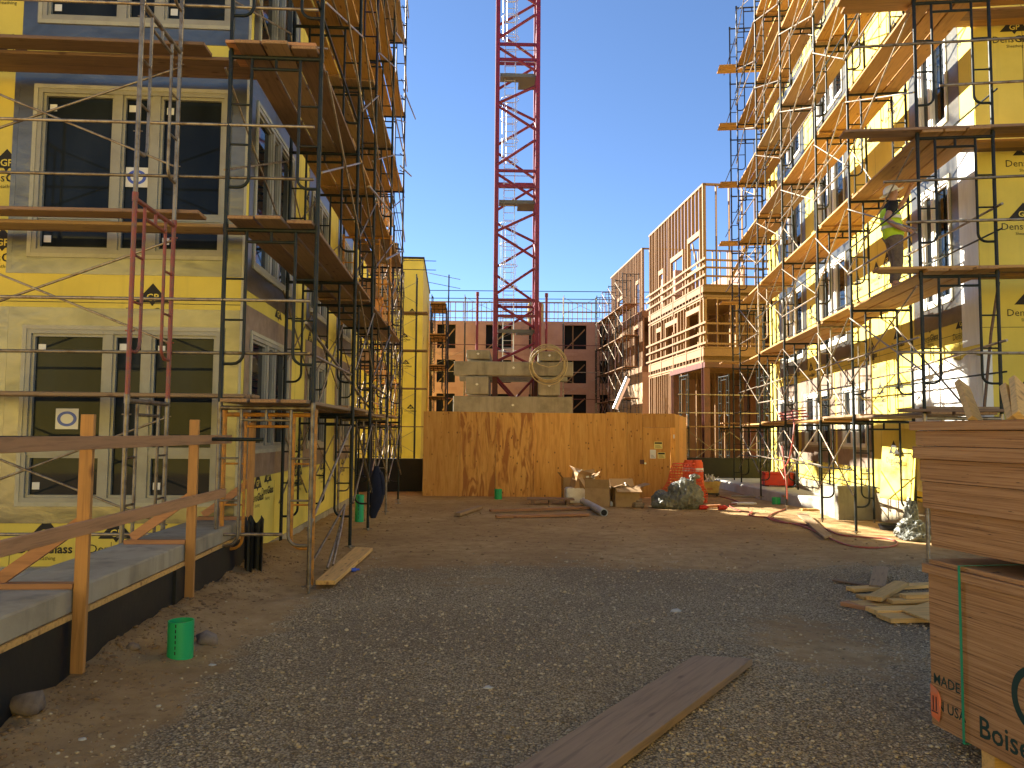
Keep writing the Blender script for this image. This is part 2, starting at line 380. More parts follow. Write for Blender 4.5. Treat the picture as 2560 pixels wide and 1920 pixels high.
def clods():
    rng = random.Random(11); bm = bmesh.new()
    def one(x, y, s):
        q = bmesh.ops.create_icosphere(bm, subdivisions=1, radius=s); z = gz(x, y)
        sc = (rng.uniform(.8, 1.4), rng.uniform(.7, 1.1), rng.uniform(.45, .75))
        for v in q['verts']:
            k = rng.uniform(.72, 1.25); v.co = Vector((x+v.co.x*sc[0]*k, y+v.co.y*sc[1]*k, z+s*.1+v.co.z*sc[2]*k))
    for i in range(1500):
        y = rng.uniform(3.6, 10.2); d = abs(rng.gauss(0, .30)); x = -2.64-.065*y+d
        one(x, y, .006+.020*rng.random()**4)
    for i in range(1700):
        y = rng.uniform(8.5, 20.5); x = rng.uniform(-3.2-.03*y, 6.2)
        if gmask(x, y) < .4: one(x, y, .007+.022*rng.random()**4)
    for f in bm.faces: f.smooth = True
    me = bpy.data.meshes.new('dirt'); bm.to_mesh(me); bm.free(); me.materials.append(MATS['clod'])
    o = link('dirt', me); o['kind'] = 'stuff'; o['label'] = 'brown clods of earth crumbled over the dirt and along the low black wall'; o['category'] = 'dirt'
clods()

def pebbles():
    rng = np.random.default_rng(5)
    bm = bmesh.new(); bmesh.ops.create_icosphere(bm, subdivisions=1, radius=1)
    bv = np.array([v.co[:] for v in bm.verts]); bf = np.array([[v.index for v in f.verts] for f in bm.faces]); bm.free()
    P = []
    while len(P) < 30000:
        y = 2.3 + 9.2*rng.random()**1.7; x = (rng.random()*2-1)*(.72*y+.3)
        m = gmask(x, y); wl = -2.62-.065*y
        if x < wl: continue
        if rng.random() < m*.95+.035:
            s = (.004+.0070*rng.random()**2.6)*(1.6 if rng.random() < .015 else 1)*(1+.04*y)
            P.append((x, y, gz(x, y), s))
    P = np.array(P); n = len(P); nv = len(bv)
    V = np.repeat(bv[None], n, 0)*(1+.35*(rng.random((n, nv, 1))-.5))
    V *= np.stack([.75+.6*rng.random(n), .75+.6*rng.random(n), .5+.35*rng.random(n)], 1)[:, None, :]
    a = rng.random(n)*2*PI; c, s_ = np.cos(a)[:, None], np.sin(a)[:, None]
    X = V[..., 0]*c-V[..., 1]*s_; Yv = V[..., 0]*s_+V[..., 1]*c
    V = np.stack([X, Yv, V[..., 2]], -1)*P[:, 3][:, None, None] + P[:, None, :3]; V[..., 2] += P[:, 3][:, None]*.18
    Fc = bf[None]+np.arange(n)[:, None, None]*nv
    me = bpy.data.meshes.new('gravel'); me.from_pydata(V.reshape(-1, 3).tolist(), [], Fc.reshape(-1, 3).tolist()); me.materials.append(MATS['pebble'])
    t = me.attributes.new('tint', 'FLOAT', 'POINT'); t.data.foreach_set('value', np.repeat(rng.random(n), nv))
    me.polygons.foreach_set('use_smooth', [True]*(n*len(bf))); me.update()
    o = link('gravel', me); o['kind'] = 'stuff'; o['label'] = 'loose grey gravel spread over the courtyard ground'; o['category'] = 'gravel'
pebbles()

# ------------------------------------------------------------------ buildings in gold sheathing
def logo_mesh(cut=None):
    d, y_ = MB(), 0
    def fn(x, z): return (x, 0, z)
    mb = MB(); mb.m = 0
    w, h = .44, .25
    mb.add([fn(-w/2, .10), fn(w/2, .10), fn(0, .10+h)], [(0, 1, 2)])
    mb.add([fn(-.035, .10), fn(.035, .10), fn(0, .055)], [(0, 2, 1)])
    wd = text_w('Dens', .155); wg = text_w('Glass', .155, .022)
    put_text(mb, 'Dens', .155, lambda x, z: (x, 0, z), 0, -wg/2-.008, -.03)
    put_text(mb, 'Glass', .155, lambda x, z: (x, 0, z), .022, wd/2+.008, -.03)
    put_text(mb, 'Sheathing', .066, lambda x, z: (x, 0, z), 0, 0, -.14)
    mb.m = 1
    put_text(mb, 'GP', .125, lambda x, z: (x, -.002, z), .02, 0, .165)
    return mb.mesh('printed_logo', ['print_black', 'sheathing'])
LOGO = logo_mesh()

class Wall:                                    # a plane of a building: pt(u, z, o) with o metres proud of the face
    def __init__(s, kind, dx=0):
        s.k = kind
        s.pt = {'front': lambda u, z, o: (u, -o, z), 'flank_r': lambda u, z, o: (dx+o, u, z), 'flank_l': lambda u, z, o: (dx-o, u, z)}[kind]
        s.rz = {'front': 0, 'flank_r': PI/2, 'flank_l': -PI/2}[kind]
def wbox(mb, Wl, u0, u1, z0, z1, o0, o1):
    a = Wl.pt(u0, z0, o0); b = Wl.pt(u1, z1, o1)
    mb.box(min(a[0], b[0]), min(a[1], b[1]), min(a[2], b[2]), max(a[0], b[0]), max(a[1], b[1]), max(a[2], b[2]))
def wall(parent, Wl, u0, u1, z0, z1, ops, mat='sheathing', depth=.16, name='wall'):
    mb = MB()
    us = sorted({u0, u1, *[o[0] for o in ops], *[o[1] for o in ops]}); zs = sorted({z0, z1, *[o[2] for o in ops], *[o[3] for o in ops]})
    for a, b in zip(us, us[1:]):
        for c, d in zip(zs, zs[1:]):
            cu, cz = (a+b)/2, (c+d)/2
            if any(o[0] < cu < o[1] and o[2] < cz < o[3] for o in ops): continue
            mb.quad(Wl.pt(a, c, 0), Wl.pt(b, c, 0), Wl.pt(b, d, 0), Wl.pt(a, d, 0))
    for a, b, c, d in ops:
        for p, q in (((a, c), (b, c)), ((b, c), (b, d)), ((b, d), (a, d)), ((a, d), (a, c))):
            mb.quad(Wl.pt(*p, 0), Wl.pt(*q, 0), Wl.pt(*q, -depth), Wl.pt(*p, -depth))
    return mb.build(name, mat, parent)
def seams(parent, Wl, u0, u1, z0, z1, ops, du=1.22, zrows=()):
    mb = MB()
    def clear(a, b, c, d): return not any(a < o[1]+.3 and b > o[0]-.3 and c < o[3]+.35 and d > o[2]-.35 for o in ops)
    u = u0+du*.6
    while u < u1:
        zz = z0
        while zz < z1:
            if clear(u-.01, u+.01, zz, zz+.3): mb.quad(Wl.pt(u-.004, zz, .0015), Wl.pt(u+.004, zz, .0015), Wl.pt(u+.004, min(z1, zz+.3), .0015), Wl.pt(u-.004, min(z1, zz+.3), .0015))
            zz += .3
        u += du
    for zr in zrows:
        uu = u0
        while uu < u1:
            if clear(uu, uu+.3, zr, zr+.01): mb.quad(Wl.pt(uu, zr-.004, .0018), Wl.pt(min(u1, uu+.3), zr-.004, .0018), Wl.pt(min(u1, uu+.3), zr+.004, .0018), Wl.pt(uu, zr+.004, .0018))
            uu += .3
    if mb.v:
        me = parent.data; me.materials.append(MATS['print_black']); mb.mi = [1]*len(mb.f)
        t = mb.mesh('joint', ['sheathing', 'print_black']); bm = bmesh.new(); bm.from_mesh(me); bm.from_mesh(t); bm.to_mesh(me); bm.free(); bpy.data.meshes.remove(t)
def logos(parent, Wl, spots, ops):
    for u, z in spots:
        if any(u+.22 > o[0] and u-.22 < o[1] and z+.33 > o[2]-.05 and z-.02 < o[3]+.05 for o in ops): continue
        link('printed_logo', LOGO, parent, Wl.pt(u, z, .004), Wl.rz)
def flashing(parent, Wl, op, m=.26, mat='foil', top=None, low=None):
    a, b, c, d = op; top = m if top is None else top; low = m if low is None else low
    mb = MB()
    wbox(mb, Wl, a-m, b+m, d, d+top, .0022, .009); wbox(mb, Wl, a-m, b+m, c-low, c, .0022, .010)
    wbox(mb, Wl, a-m, a, c, d, .0022, .0075); wbox(mb, Wl, b, b+m, c, d, .0022, .0075)
    return mb.build('flashing_tape', mat, parent)
def window(parent, Wl, op, lites=(.42, .2, .38), trans=.24, fm='window_vinyl', stickers=0, seal=False, glass='glass'):
    a, b, c, d = op; w = b-a; t = .055
    fr = MB()
    wbox(fr, Wl, a, b, d-t, d, -.10, .018); wbox(fr, Wl, a, b, c, c+t, -.10, .024)
    wbox(fr, Wl, a, a+t, c+t, d-t, -.10, .018); wbox(fr, Wl, b-t, b, c+t, d-t, -.10, .018)
    x = a; cells = []
    for i, l in enumerate(lites):
        x2 = x+l*w
        if i < len(lites)-1: wbox(fr, Wl, x2-.05, x2+.05, c+t, d-t, -.10, .010)
        cells.append((max(x, a)+(t if i == 0 else .05), x2-(t if i == len(lites)-1 else .05))); x = x2
    s = .035
    for i, (p, q) in enumerate(cells):
        zz = [(c+t, d-t)]
        if trans and i != 1:
            zt = c+t+trans*(d-c); wbox(fr, Wl, p, q, zt-.035, zt+.035, -.10, .004); zz = [(c+t, zt-.035), (zt+.035, d-t)]
        for z0, z1 in zz:                      # sash
            wbox(fr, Wl, p, p+s, z0, z1, -.09, -.012); wbox(fr, Wl, q-s, q, z0, z1, -.09, -.012)
            wbox(fr, Wl, p+s, q-s, z0, z0+s, -.09, -.012); wbox(fr, Wl, p+s, q-s, z1-s, z1, -.09, -.012)
    wi = fr.build('window', fm, parent)
    tr = MB()
    for (q0, q1, r0, r1) in ((a-.05, b+.05, d, d+.05), (a-.05, b+.05, c-.05, c), (a-.05, a, c, d), (b, b+.05, c, d)): wbox(tr, Wl, q0, q1, r0, r1, .0, .028)
    tr.build('brick_mould', 'trim_cream', wi)
    pn = MB(); pn.quad(Wl.pt(a+t, c+t, -.055), Wl.pt(b-t, c+t, -.055), Wl.pt(b-t, d-t, -.055), Wl.pt(a+t, d-t, -.055)); pn.build('pane', glass, wi)
    if stickers:
        st = MB()
        for i, (p, q) in enumerate(cells):
            for zz in ((d-t-.22, c+t+.10) if i != 1 else (d-t-.2,)): st = MB(); wbox(st, Wl, p+.06, p+.15, zz, zz+.09, -.052, -.049); st.build('sticker', 'paper_white', wi)
    if stickers > 1:
        st = MB(); p, q = cells[0 if stickers == 3 else 1]; cu, cz, h = (p+q)/2, c+.48*(d-c), .14
        wbox(st, Wl, cu-h, cu+h, cz-.13, cz+.13, -.050, -.047)
        st.m = 1
        for k in range(28):
            a0, a1 = 2*PI*k/28, 2*PI*(k+1)/28
            st.quad(*[Wl.pt(cu+r_*.12*math.cos(t_), cz+r_*.095*math.sin(t_), -.044) for r_, t_ in ((1, a0), (1, a1), (.66, a1), (.66, a0))])
        st.build('round_label', ['paper_white', 'blue_plastic'], wi)
    return wi

def slope_rot(k): return math.atan(k)
KL, KR = -.059, .115
RZL, RZR = slope_rot(.059), -slope_rot(.115)
LC, RC = Vector((-3.48, 9.8, 0)), Vector((7.27, 11.83, 0))
# ---- shaded building
LB = thing('apartment_building', 'unfinished building in shade, gold sheathing, grey three-light windows taped with silver foil', 'building', LC, RZL)
WF, WK = Wall('front'), Wall('flank_r')
HL = 13.6
f_ops = [(-2.64, -.25, .85, 3.02), (-2.64, -.25, 3.99, 6.14), (-2.64, -.25, 7.05, 9.2), (-2.64, -.25, 10.1, 12.2)]
k_ops = []
for (a, b) in ((.45, 2.6), (4.2, 5.8), (7.4, 9.0)):
    for (c, d) in ((1.5, 3.05), (3.98, 6.2), (7.05, 9.2), (10.1, 12.2)): k_ops.append((a, b, c, d))
wf = wall(LB, WF, -12, 0, .06, HL, f_ops); wk = wall(LB, WK, 0, 10.5, .12, HL, k_ops)
back = MB(); back.quad((0, 10.5, 0), (-4.6, 10.5, 0), (-4.6, 10.5, HL), (0, 10.5, HL)); back.quad((0, 0, HL), (0, 10.5, HL), (-12, 10.5, HL), (-12, 0, HL)); back.quad((-12, 0, 0), (-12, 0, HL), (-12, 10.5, HL), (-12, 10.5, 0))
SHADE_WING_END = 18.0
back.box(-26, 10.5, 0, -4.6, SHADE_WING_END, 10.2); back.build('rear_walls_shade_wing', 'sheathing', LB)  # unseen wing added and sized to cast the courtyard's shadow edge
core = MB(); core.box(-11.8, .2, .1, -.2, 10.3, HL-.2); core.build('unlit_interior', 'unlit_interior', LB)  # near-black core added inside to stop light passing through
base = MB(); base.box(-12, -.02, -.3, .03, .3, .06); base.box(-.2, .3, -.4, .03, 10.52, .12); base.build('footing', 'concrete', LB)
seams(wf, WF, -12, 0, .06, HL, f_ops, 1.22, (.93, 3.37, 6.6)); seams(wk, WK, 0, 10.5, .12, HL, k_ops, 1.22, (3.7, 6.6, 9.6))
logos(wf, WF, [(-1.12, 3.28), (-2.3, .30), (-1.45, .30), (-3.0, 4.98), (-3.0, 2.35), (-3.02, 1.25), (-3.1, 7.4), (-3.0, 3.95), (-3.0, 6.5)], f_ops)
logos(wk, WK, [(1.0, .86), (1.55, .92), (3.4, .9), (3.7, .9), (1.9, 3.38), (3.6, 4.9), (4.05, 2.6), (3.7, 1.5), (4.3, 3.3), (6.0, 3.4), (7.3, 1.2), (7.3, 2.3), (7.5, 4.9), (3.9, 5.8), (4.2, 6.55), (7.4, 6.5), (2.1, 6.6), (3.9, 8.2), (7.4, 8.6), (9.9, 2.4), (7.2, 3.6), (9.9, 5.2), (5.8, .9), (8.4, .9)], k_ops)
for i, o in enumerate(f_ops):
    flashing(LB, WF, o, .235, 'foil', .28, .26); window(LB, WF, o, stickers=(3, 2, 1, 0)[i], trans=(.26, .2, .2, 0)[i])
    mb = MB(); wbox(mb, WF, o[0]-.36+.06*i, o[0]-.236, o[2]-.26, o[3]+.28, .0025, .009); mb.build('flashing_tape', 'foil', LB)
for i, o in enumerate(k_ops):
    flashing(LB, WK, o, .28, 'foil_dull' if o[2] < 2 else 'foil', .36, .38); window(LB, WK, o, trans=0)
cor = MB(); cor.box(-.012, -.014, .06, .014, .012, HL); cor.build('corner_bead', 'trim_cream', LB)

# ---- building behind the viewer, mirrored in the shaded windows and foil
OB = thing('apartment_building', 'sunlit gold-sheathed building across the yard, mirrored in the shaded three-light windows', 'building', (14, -13.5, 0), PI)
b_ops = [(x, x+2.2, z, z+2.0) for x in (2, 8, 14, 20, 26) for z in (1.2, 4.3, 7.4)]
WB = Wall('front')
wall(OB, WB, 0, 34, 0, 9.8, b_ops)
MB().box(0, .25, 0, 34, 9, 9.7).build('unlit_interior', 'unlit_interior', OB); MB().quad((0, 0, 9.8), (34, 0, 9.8), (34, 9, 9.8), (0, 9, 9.8)).build('roof', 'concrete', OB)  # dark core added behind the panes as a light block; roof above
for o in b_ops: window(OB, WB, o, trans=0)
# ---- sunlit building
RB = thing('apartment_building', 'unfinished building in full sun, pale gold sheathing behind the tall scaffold with a worker', 'building', RC, RZR)
WR, WQ = Wall('flank_l'), Wall('front')
HR = 18.2
r_ops = [(5.3, 6.95, 1.5, 2.9), (8.0, 10.4, 1.5, 2.9), (11.6, 13.6, 1.5, 2.9)]
for (a, b) in ((.95, 2.1), (6.5, 8.7), (10.5, 13.0)):
    for (c, d) in ((4.08, 6.15), (7.15, 9.2), (10.2, 12.3), (13.3, 15.4)): r_ops.append((a, b, c, d))
q_ops = [(1.5, 3.7, z, z+2.1) for z in (1.0, 4.08, 7.15, 10.2)]
wr = wall(RB, WR, 0, 14.9, .55, HR, r_ops); wq = wall(RB, WQ, 0, 14, .55, HR, q_ops)
bk = MB(); bk.quad((0, 14.9, 0), (14, 14.9, 0), (14, 14.9, HR), (0, 14.9, HR)); bk.quad((0, 0, HR), (14, 0, HR), (14, 14.9, HR), (0, 14.9, HR)); bk.quad((14, 0, 0), (14, 14.9, 0), (14, 14.9, HR), (14, 0, HR)); bk.build('rear_wall', 'sheathing', RB)
core = MB(); core.box(.2, .2, .1, 13.8, 14.7, HR-.2); core.build('unlit_interior', 'unlit_interior', RB)  # added dark core box keeps light out behind the windows
base = MB(); base.box(-.03, .2, -.4, .2, 14.92, .55); base.box(-.03, -.03, -.4, 14, .2, .55); base.build('footing', 'concrete', RB)
seams(wr, WR, 0, 14.9, .55, HR, r_ops, 1.22, (3.45, 6.6, 9.7, 12.8)); seams(wq, WQ, 0, 14, .55, HR, q_ops, 1.22, (3.45, 6.6, 9.7))
sp = []
rr = random.Random(3)
for zz in (1.1, 3.55, 5.1, 6.6, 8.2, 9.75, 11.2, 12.8):
    u = .5+rr.random()*.5
    while u < 14.4:
        sp.append((u, zz+rr.uniform(-.12, .12))); u += rr.choice((.62, 1.22, 1.22, 1.5))
sp += [(3.35, 2.6), (4.4, 2.55), (4.9, 3.3)]
logos(wr, WR, sp, r_ops)
logos(wq, WQ, [(.62, 8.05), (.66, 5.05), (.75, 6.05), (.66, 2.35), (.7, 3.7), (.75, 9.4), (.7, 10.9)], q_ops)
for o in r_ops:
    flashing(RB, WR, o, .44, 'foil_dull' if o[2] < 2 else 'foil', .44, .44); window(RB, WR, o, (.6, .4) if o[1] < 3 else (.42, .2, .38), trans=0, fm='window_white', glass='glass_sky')
for o in q_ops: flashing(RB, WQ, o, .28, 'foil'); window(RB, WQ, o, trans=.25)
pl = MB()                                       # plastic sheet wrapped round the corner
N = 26
for i in range(N):
    def P(k, z):
        u = 2.75*(1-k/N); w = .012+.022*abs(math.sin(k*1.7))
        return (-w, u, z+.05*math.sin(k*.9)*(z > 2))
    pl.add([P(i, .75), P(i+1, .75), P(i+1, 3.05), P(i, 3.05)], [(0, 1, 2, 3)], True)
pl.build('plastic_wrap', 'plastic_sheet', RB)
pl = MB(); wbox(pl, WR, 0.02, .62, 3.2, 6.9, .003, .012); pl.build('plastic_wrap', 'plastic_sheet', RB)
pl = MB(); pl.box(-.012, -.016, .6, .13, .02, 3.1); pl.build('plastic_wrap', 'plastic_sheet', RB)

# ------------------------------------------------------------------ scaffolds
H = 2.03; FW = 1.03
def frame_mesh(mat, rr=.0255):
    mb = MB(); w = FW; r2 = .0185
    for x in (0, w):
        mb.tube((x, 0, 0), (x, 0, H-.002), rr, 8); mb.tube((x, 0, H-.06), (x, 0, H+.03), rr+.006, 8)
        sx = 1 if x == 0 else -1; xi = x+sx*.24
        pts = [(xi, 0, H-.05), (xi, 0, .58)] + [(xi-sx*.12*(1-math.cos(t)), 0, .58-.12*math.sin(t)) for t in (.4, .8, 1.2, PI/2)] + [(x+sx*.02, 0, .46)]
        mb.path(pts, r2, 6)
        for z in (.96, 1.43): mb.tube((x, 0, z), (xi, 0, z), .013, 6)
        for z in (.66, 1.86): mb.tube((x, -.045, z), (x, .045, z), .008, 5)
    mb.tube((0, 0, H-.035), (w, 0, H-.035), rr, 8); mb.tube((.24, 0, H-.17), (w-.24, 0, H-.17), r2, 6); mb.tube((w/2, 0, H-.17), (w/2, 0, H-.04), r2, 6)
    return mb.mesh('frame', mat)
FM = {m: frame_mesh(m) for m in ('frame_green', 'frame_blue', 'galvanised', 'frame_red', 'frame_orange', 'steel_primer')}
_br = {}
def brace_mesh(L):
    k = round(L, 2)
    if k not in _br:
        mb = MB(); mb.tube((-.035, 0, .66), (-.035, L, 1.86), .014, 6); mb.tube((-.062, 0, 1.86), (-.062, L, .66), .014, 6); mb.tube((-.07, L/2, 1.26), (-.02, L/2, 1.26), .012, 6)
        _br[k] = mb.mesh('cross_brace', 'galvanised')
    return _br[k]
jm = MB(); jm.tube((0, 0, -.06), (0, 0, .5), .016, 8); jm.box(-.075, -.075, -.066, .075, .075, -.056); jm.tube((0, 0, .02), (0, 0, .05), .035, 8); jm.tube((-.08, 0, .035), (.08, 0, .035), .008, 5)
JACK = jm.mesh('base_jack', 'galvanised')

class Scaf:
    # O: foot of the first outer post; rz: turn so that local y runs along the wall; s: side of the wall (+1 = local +x)
    def __init__(s, name, label, O, rz, side, ts, nlev, z0=.0, matf=None, braces=True, inner=False, cull=True):
        s.root = thing(name, label, 'scaffold', O, rz); s.rz = rz; s.side = side; s.ts = ts; s.z0 = z0; s.O = Vector(O)
        s.M = Matrix.Translation(O) @ Matrix.Rotation(rz, 4, 'Z')
        for i, t in enumerate(ts):
            nl = nlev[i] if isinstance(nlev, (list, tuple)) else nlev
            for k in range(nl):
                m = matf(i, k) if matf else 'frame_green'
                if m is None: continue
                if cull and not s.seen((0, t, z0+k*H)) and not s.seen((0, t, z0+(k+1)*H)): continue
                link('frame', FM[m], s.root, (0 if side > 0 else -FW, t, z0+k*H))
            for x in (0, FW*side):
                p = s.M @ Vector((x, t, 0)); link('base_jack', JACK, s.root, (x, t, min(z0-.02, gz(p.x, p.y)+.06-O[2]+.0)))
        if braces:
            for i in range(len(ts)-1):
                L = ts[i+1]-ts[i]
                for k in range(min(nlev[i], nlev[i+1]) if isinstance(nlev, (list, tuple)) else nlev):
                    if braces is not True and not braces(i, k): continue
                    if cull and not any(s.seen((0, t_, z0+q*H)) for t_ in (ts[i], ts[i+1]) for q in (k, k+1)): continue
                    o = link('cross_brace', brace_mesh(L), s.root, (0, ts[i], z0+k*H)); o.scale.x = side
                    if inner: o = link('cross_brace', brace_mesh(L), s.root, (FW*side, ts[i], z0+k*H)); o.scale.x = -side
    def seen(s, p, m=260):
        q = proj(s.M @ Vector(p)); return q is not None and -m < q[0] < 2560+m and -m < q[1] < 1920+m
    def rail(s, t0, t1, z, x=0, r=.02, mat='galvanised', name='guard_rail', dz=0):
        MB().tube((x, t0, z), (x, t1, z+dz), r, 8).build(name, mat, s.root)
_pk = {}
def plank_mesh(L, w, mat):
    k = (round(L, 2), round(w, 2), mat)
    if k not in _pk:
        mb = MB(); mb.box(0, 0, -.021, L, w, .021)
        me = mb.mesh('scaffold_plank', [mat, 'end_grain'], .006)
        for p in me.polygons:
            if abs(p.normal.x) > .9: p.material_index = 1
        _pk[k] = me
    return _pk[k]
NPL = 0
def plank(M, p, rz, L, w, mat, label, group):      # p: corner in the scaffold's own axes
    global NPL
    NPL += 1
    q = M @ Vector(p)
    o = link('scaffold_plank', plank_mesh(L, w, mat), None, q, (R.uniform(-.006, .006), R.uniform(-.004, .004), rz))
    return tag(o, label, 'plank', group)
COLN = {'plank_new': 'orange', 'plank_old': 'brown', 'plank_grey': 'grey'}
def deck(sc, bay, lev, side_name, mats, n=3, w=.285, ov=.22, skip=(), x0=.03, seen=True):
    t0, t1 = sc.ts[bay], sc.ts[bay+1]; z = sc.z0+lev*H+.014
    if seen and not any(sc.seen((x, t, z), 120) for t in (t0, t1) for x in (0, FW*sc.side)): return
    nm = ['outermost', 'middle', 'wall-side'] if n == 3 else ['outermost', 'outer middle', 'inner middle', 'wall-side']
    for j in range(n):
        if j in skip: continue
        m = mats[(j+bay*2+lev) % len(mats)] if len(mats) > 1 else mats[0]
        a = t0-ov*R.uniform(.4, 1.2); L = round((t1-t0+2*ov*R.uniform(.6, 1))*10)/10; x = x0+j*(w+.022)
        dz = .022 + (.043 if (bay+j) % 2 and bay > 0 else 0)*0
        # the plank's length runs along local +y: turn by 90 degrees
        px = sc.side*x if sc.side < 0 else x+w
        plank(sc.M, (px if sc.side > 0 else px, a, z+dz+(.046 if bay % 2 else 0)), sc.rz+PI/2, L, w, m,
              f'{nm[j]} {COLN[m]} plank, {ORD[lev-1]} deck up, {BAY[bay]} bay of the {side_name} scaffold', f'planks decking the {side_name} scaffold')

# sunlit flank
def matR(i, k):
    return 'frame_blue' if (i >= 5 and k >= 3) else ('galvanised' if (i*5+k*3) % 13 == 0 else 'frame_green')
tR = [0, 3.07, 5.2, 8.27, 11.34, 14.4, 15.75]
SR = Scaf('frame_scaffold', 'tall green frame scaffold with orange plank decks along the sunlit building', (5.865, 10.93, 0), RZR, 1, tR, 8, .02, matR, braces=lambda i, k: i < 5 and not (i == 0 and k == 0))
for b in range(5):
    for l in range(1, 8):
        ms = ['plank_old', 'plank_grey'] if l == 1 and b < 2 else (['plank_grey', 'plank_old', 'plank_grey'] if (l, b) in ((5, 2), (4, 3), (6, 1), (5, 3)) else ['plank_new'])
        deck(SR, b, l, 'sunlit flank', ms)
for l in range(1, 8):                              # end return planks sticking out past the far posts
    for j in range(2):
        p = (-.55, 14.55+j*.33, .02+l*H+.10)
        if SR.seen(p, 100): plank(SR.M, p, RZR, 1.9, .27, 'plank_new', f'{("inner", "outer")[j]} orange end plank jutting out at the {ORD[l-1]} deck, far end of the sunlit scaffold', 'end planks of the sunlit scaffold')
for (b, k, z, dz) in ((0, 1, 1.05, -.12), (0, 2, .95, .05), (1, 1, .9, 0), (2, 0, 1.12, .1), (3, 0, 1.1, .05)): SR.rail(tR[b]-.2, tR[b+1]+.2, .02+k*H+z, FW if b != 2 and b != 3 else -.05, .019, 'galvanised', dz=dz)
for b in range(5):
    for k in range(1, 7):
        if (b+k) % 2 == 0: SR.rail(tR[b], tR[b+1], .02+k*H+.62, -.045, .017, dz=.02)
for b in range(5):
    for k in range(7):
        if not SR.seen((FW, tR[b], k*H), 60) and not SR.seen((FW, tR[b+1], k*H), 60): continue
        SR.rail(tR[b]-.1, tR[b+1]+.15, .02+k*H+.62+.03*(b % 3), FW+.03, .014, 'frame_green', dz=.04)
        if (b+k) % 3: SR.rail(tR[b], tR[b+1]+.1, .02+k*H+1.12, -.05, .0145, 'galvanised' if k % 2 else 'frame_green', dz=-.03)
        if (b*2+k) % 4 == 1: SR.rail(tR[b]+.1, tR[b+1]-.1, .02+k*H+.1, FW*.6, .015, 'galvanised', dz=1.7)
for k in (3, 4, 5, 6, 7):
    SR.rail(14.4, 16.9, .02+k*H+1.0, -.03, .015, 'frame_blue', dz=-.15)
# sunlit front
SQ = Scaf('frame_scaffold', 'green frame scaffold in shade round the front corner of the sunlit building', (6.98, 10.62, 0), RZR-PI/2, -1, [0.0, 3.05, 6.1], 6, .02, lambda i, k: None if i == 0 else 'frame_green', braces=False) if False else None
FR = thing('frame_scaffold', 'shaded scaffold rails and frame standing before the front corner of the sunlit building', 'scaffold', (5.865, 10.93, 0), RZR)
MFR = Matrix.Translation((5.865, 10.93, 0)) @ Matrix.Rotation(RZR, 4, 'Z')
for k in range(5):
    for x in (3.4,):
        link('frame', FM['frame_green'], FR, (x, -.05, .02+k*H), (0, 0, 0))
for z, x0, dz in ((.02+H+.9, -.35, -.05), (.02+2*H+.75, -.2, .02), (.02+2*H+1.35, -.5, .08), (.02+3*H+.72, .3, .05), (.02+3*H+1.35, -.9, .06), (.02+4*H+.7, -.3, .05)):
    MB().tube((x0, -.06, z), (4.4, -.06, z+dz), .021, 8).build('guard_rail', 'galvanised', FR)
for l, xs in ((1, (-.3, .1)), (2, (-.62, -.45, .25)), (3, (-1.05, -.55, .05, .5)), (4, (-1.05, -.9, .2, .1)), (5, (-.5, .1))):
    for j, x in enumerate(xs):
        m = ['plank_old', 'plank_grey'][j % 2] if l == 1 else ('plank_new' if (l+j) % 3 else 'lumber_red' if False else 'plank_old')
        plank(MFR, (x, -.12+.29*j, .02+l*H+.075+.045*(j % 2)), RZR, 4.3, .27, m,
              f'{["foremost", "second", "third", "rear"][j]} {COLN[m]} plank running across the sunlit building front, {ORD[l-1]} deck up', 'planks across the sunlit building front')

# shaded flank
def matL(i, k):
    if k == 0: return 'galvanised' if i in (0, 3) else 'frame_green'
    if i == 3 and k == 2: return 'frame_orange'
    return 'frame_blue' if i == 4 or (i == 2 and k > 3) else 'frame_green'
tL = [0, 3.05, 5.18, 8.23, 11.3]
SL = Scaf('frame_scaffold', 'dark frame scaffold with planked decks along the flank of the shaded building', (-2.25, 8.7, 0), RZL, -1, tL, 7, .02, matL, braces=lambda i, k: not (i == 0 and k in (0, 1)), inner=True)
for b in range(4):
    for l in range(1, 7):
        ms = ['plank_old', 'plank_grey'] if l <= 2 else (['plank_grey', 'plank_old'] if (l+b) % 3 == 0 else ['plank_new'])
        deck(SL, b, l, 'shaded flank', ms, ov=.3)
for (t0, t1, z, dz, x) in ((-.3, 6.5, 2.95, -.9, -.04), (0, 3.05, .65, 1.2, -.02), (2.5, 6.0, 5.4, .6, .25), (4.5, 8.0, 4.75, 1.0, .3), (7, 10, 7.3, .8, .3), (8, 11.8, 9.4, .9, .25), (0, 3.1, 7.9, .25, -.3)): SL.rail(t0, t1, z, x, .018, dz=dz)
for b in range(4):
    for k in range(1, 6):
        if (b+k) % 2: SL.rail(tL[b]-.15, tL[b+1]+.15, .02+k*H+(.58 if k % 2 else 1.08), -.03, .017, 'galvanised' if (b+k) % 3 else 'frame_green', dz=.06*((b+k) % 3-1))
        if (b*2+k) % 3 == 0: SL.rail(tL[b], tL[b+1], .02+k*H+.15, -FW*.5, .016, dz=1.5)
for k in (4, 5, 6):
    for z in (.55, 1.0): SL.rail(11.3, 12.3, .02+k*H+z, -.1, .014, 'frame_blue', dz=.3)
link('frame', FM['frame_orange'], SL.root, (-FW-.02, .26, -.05))
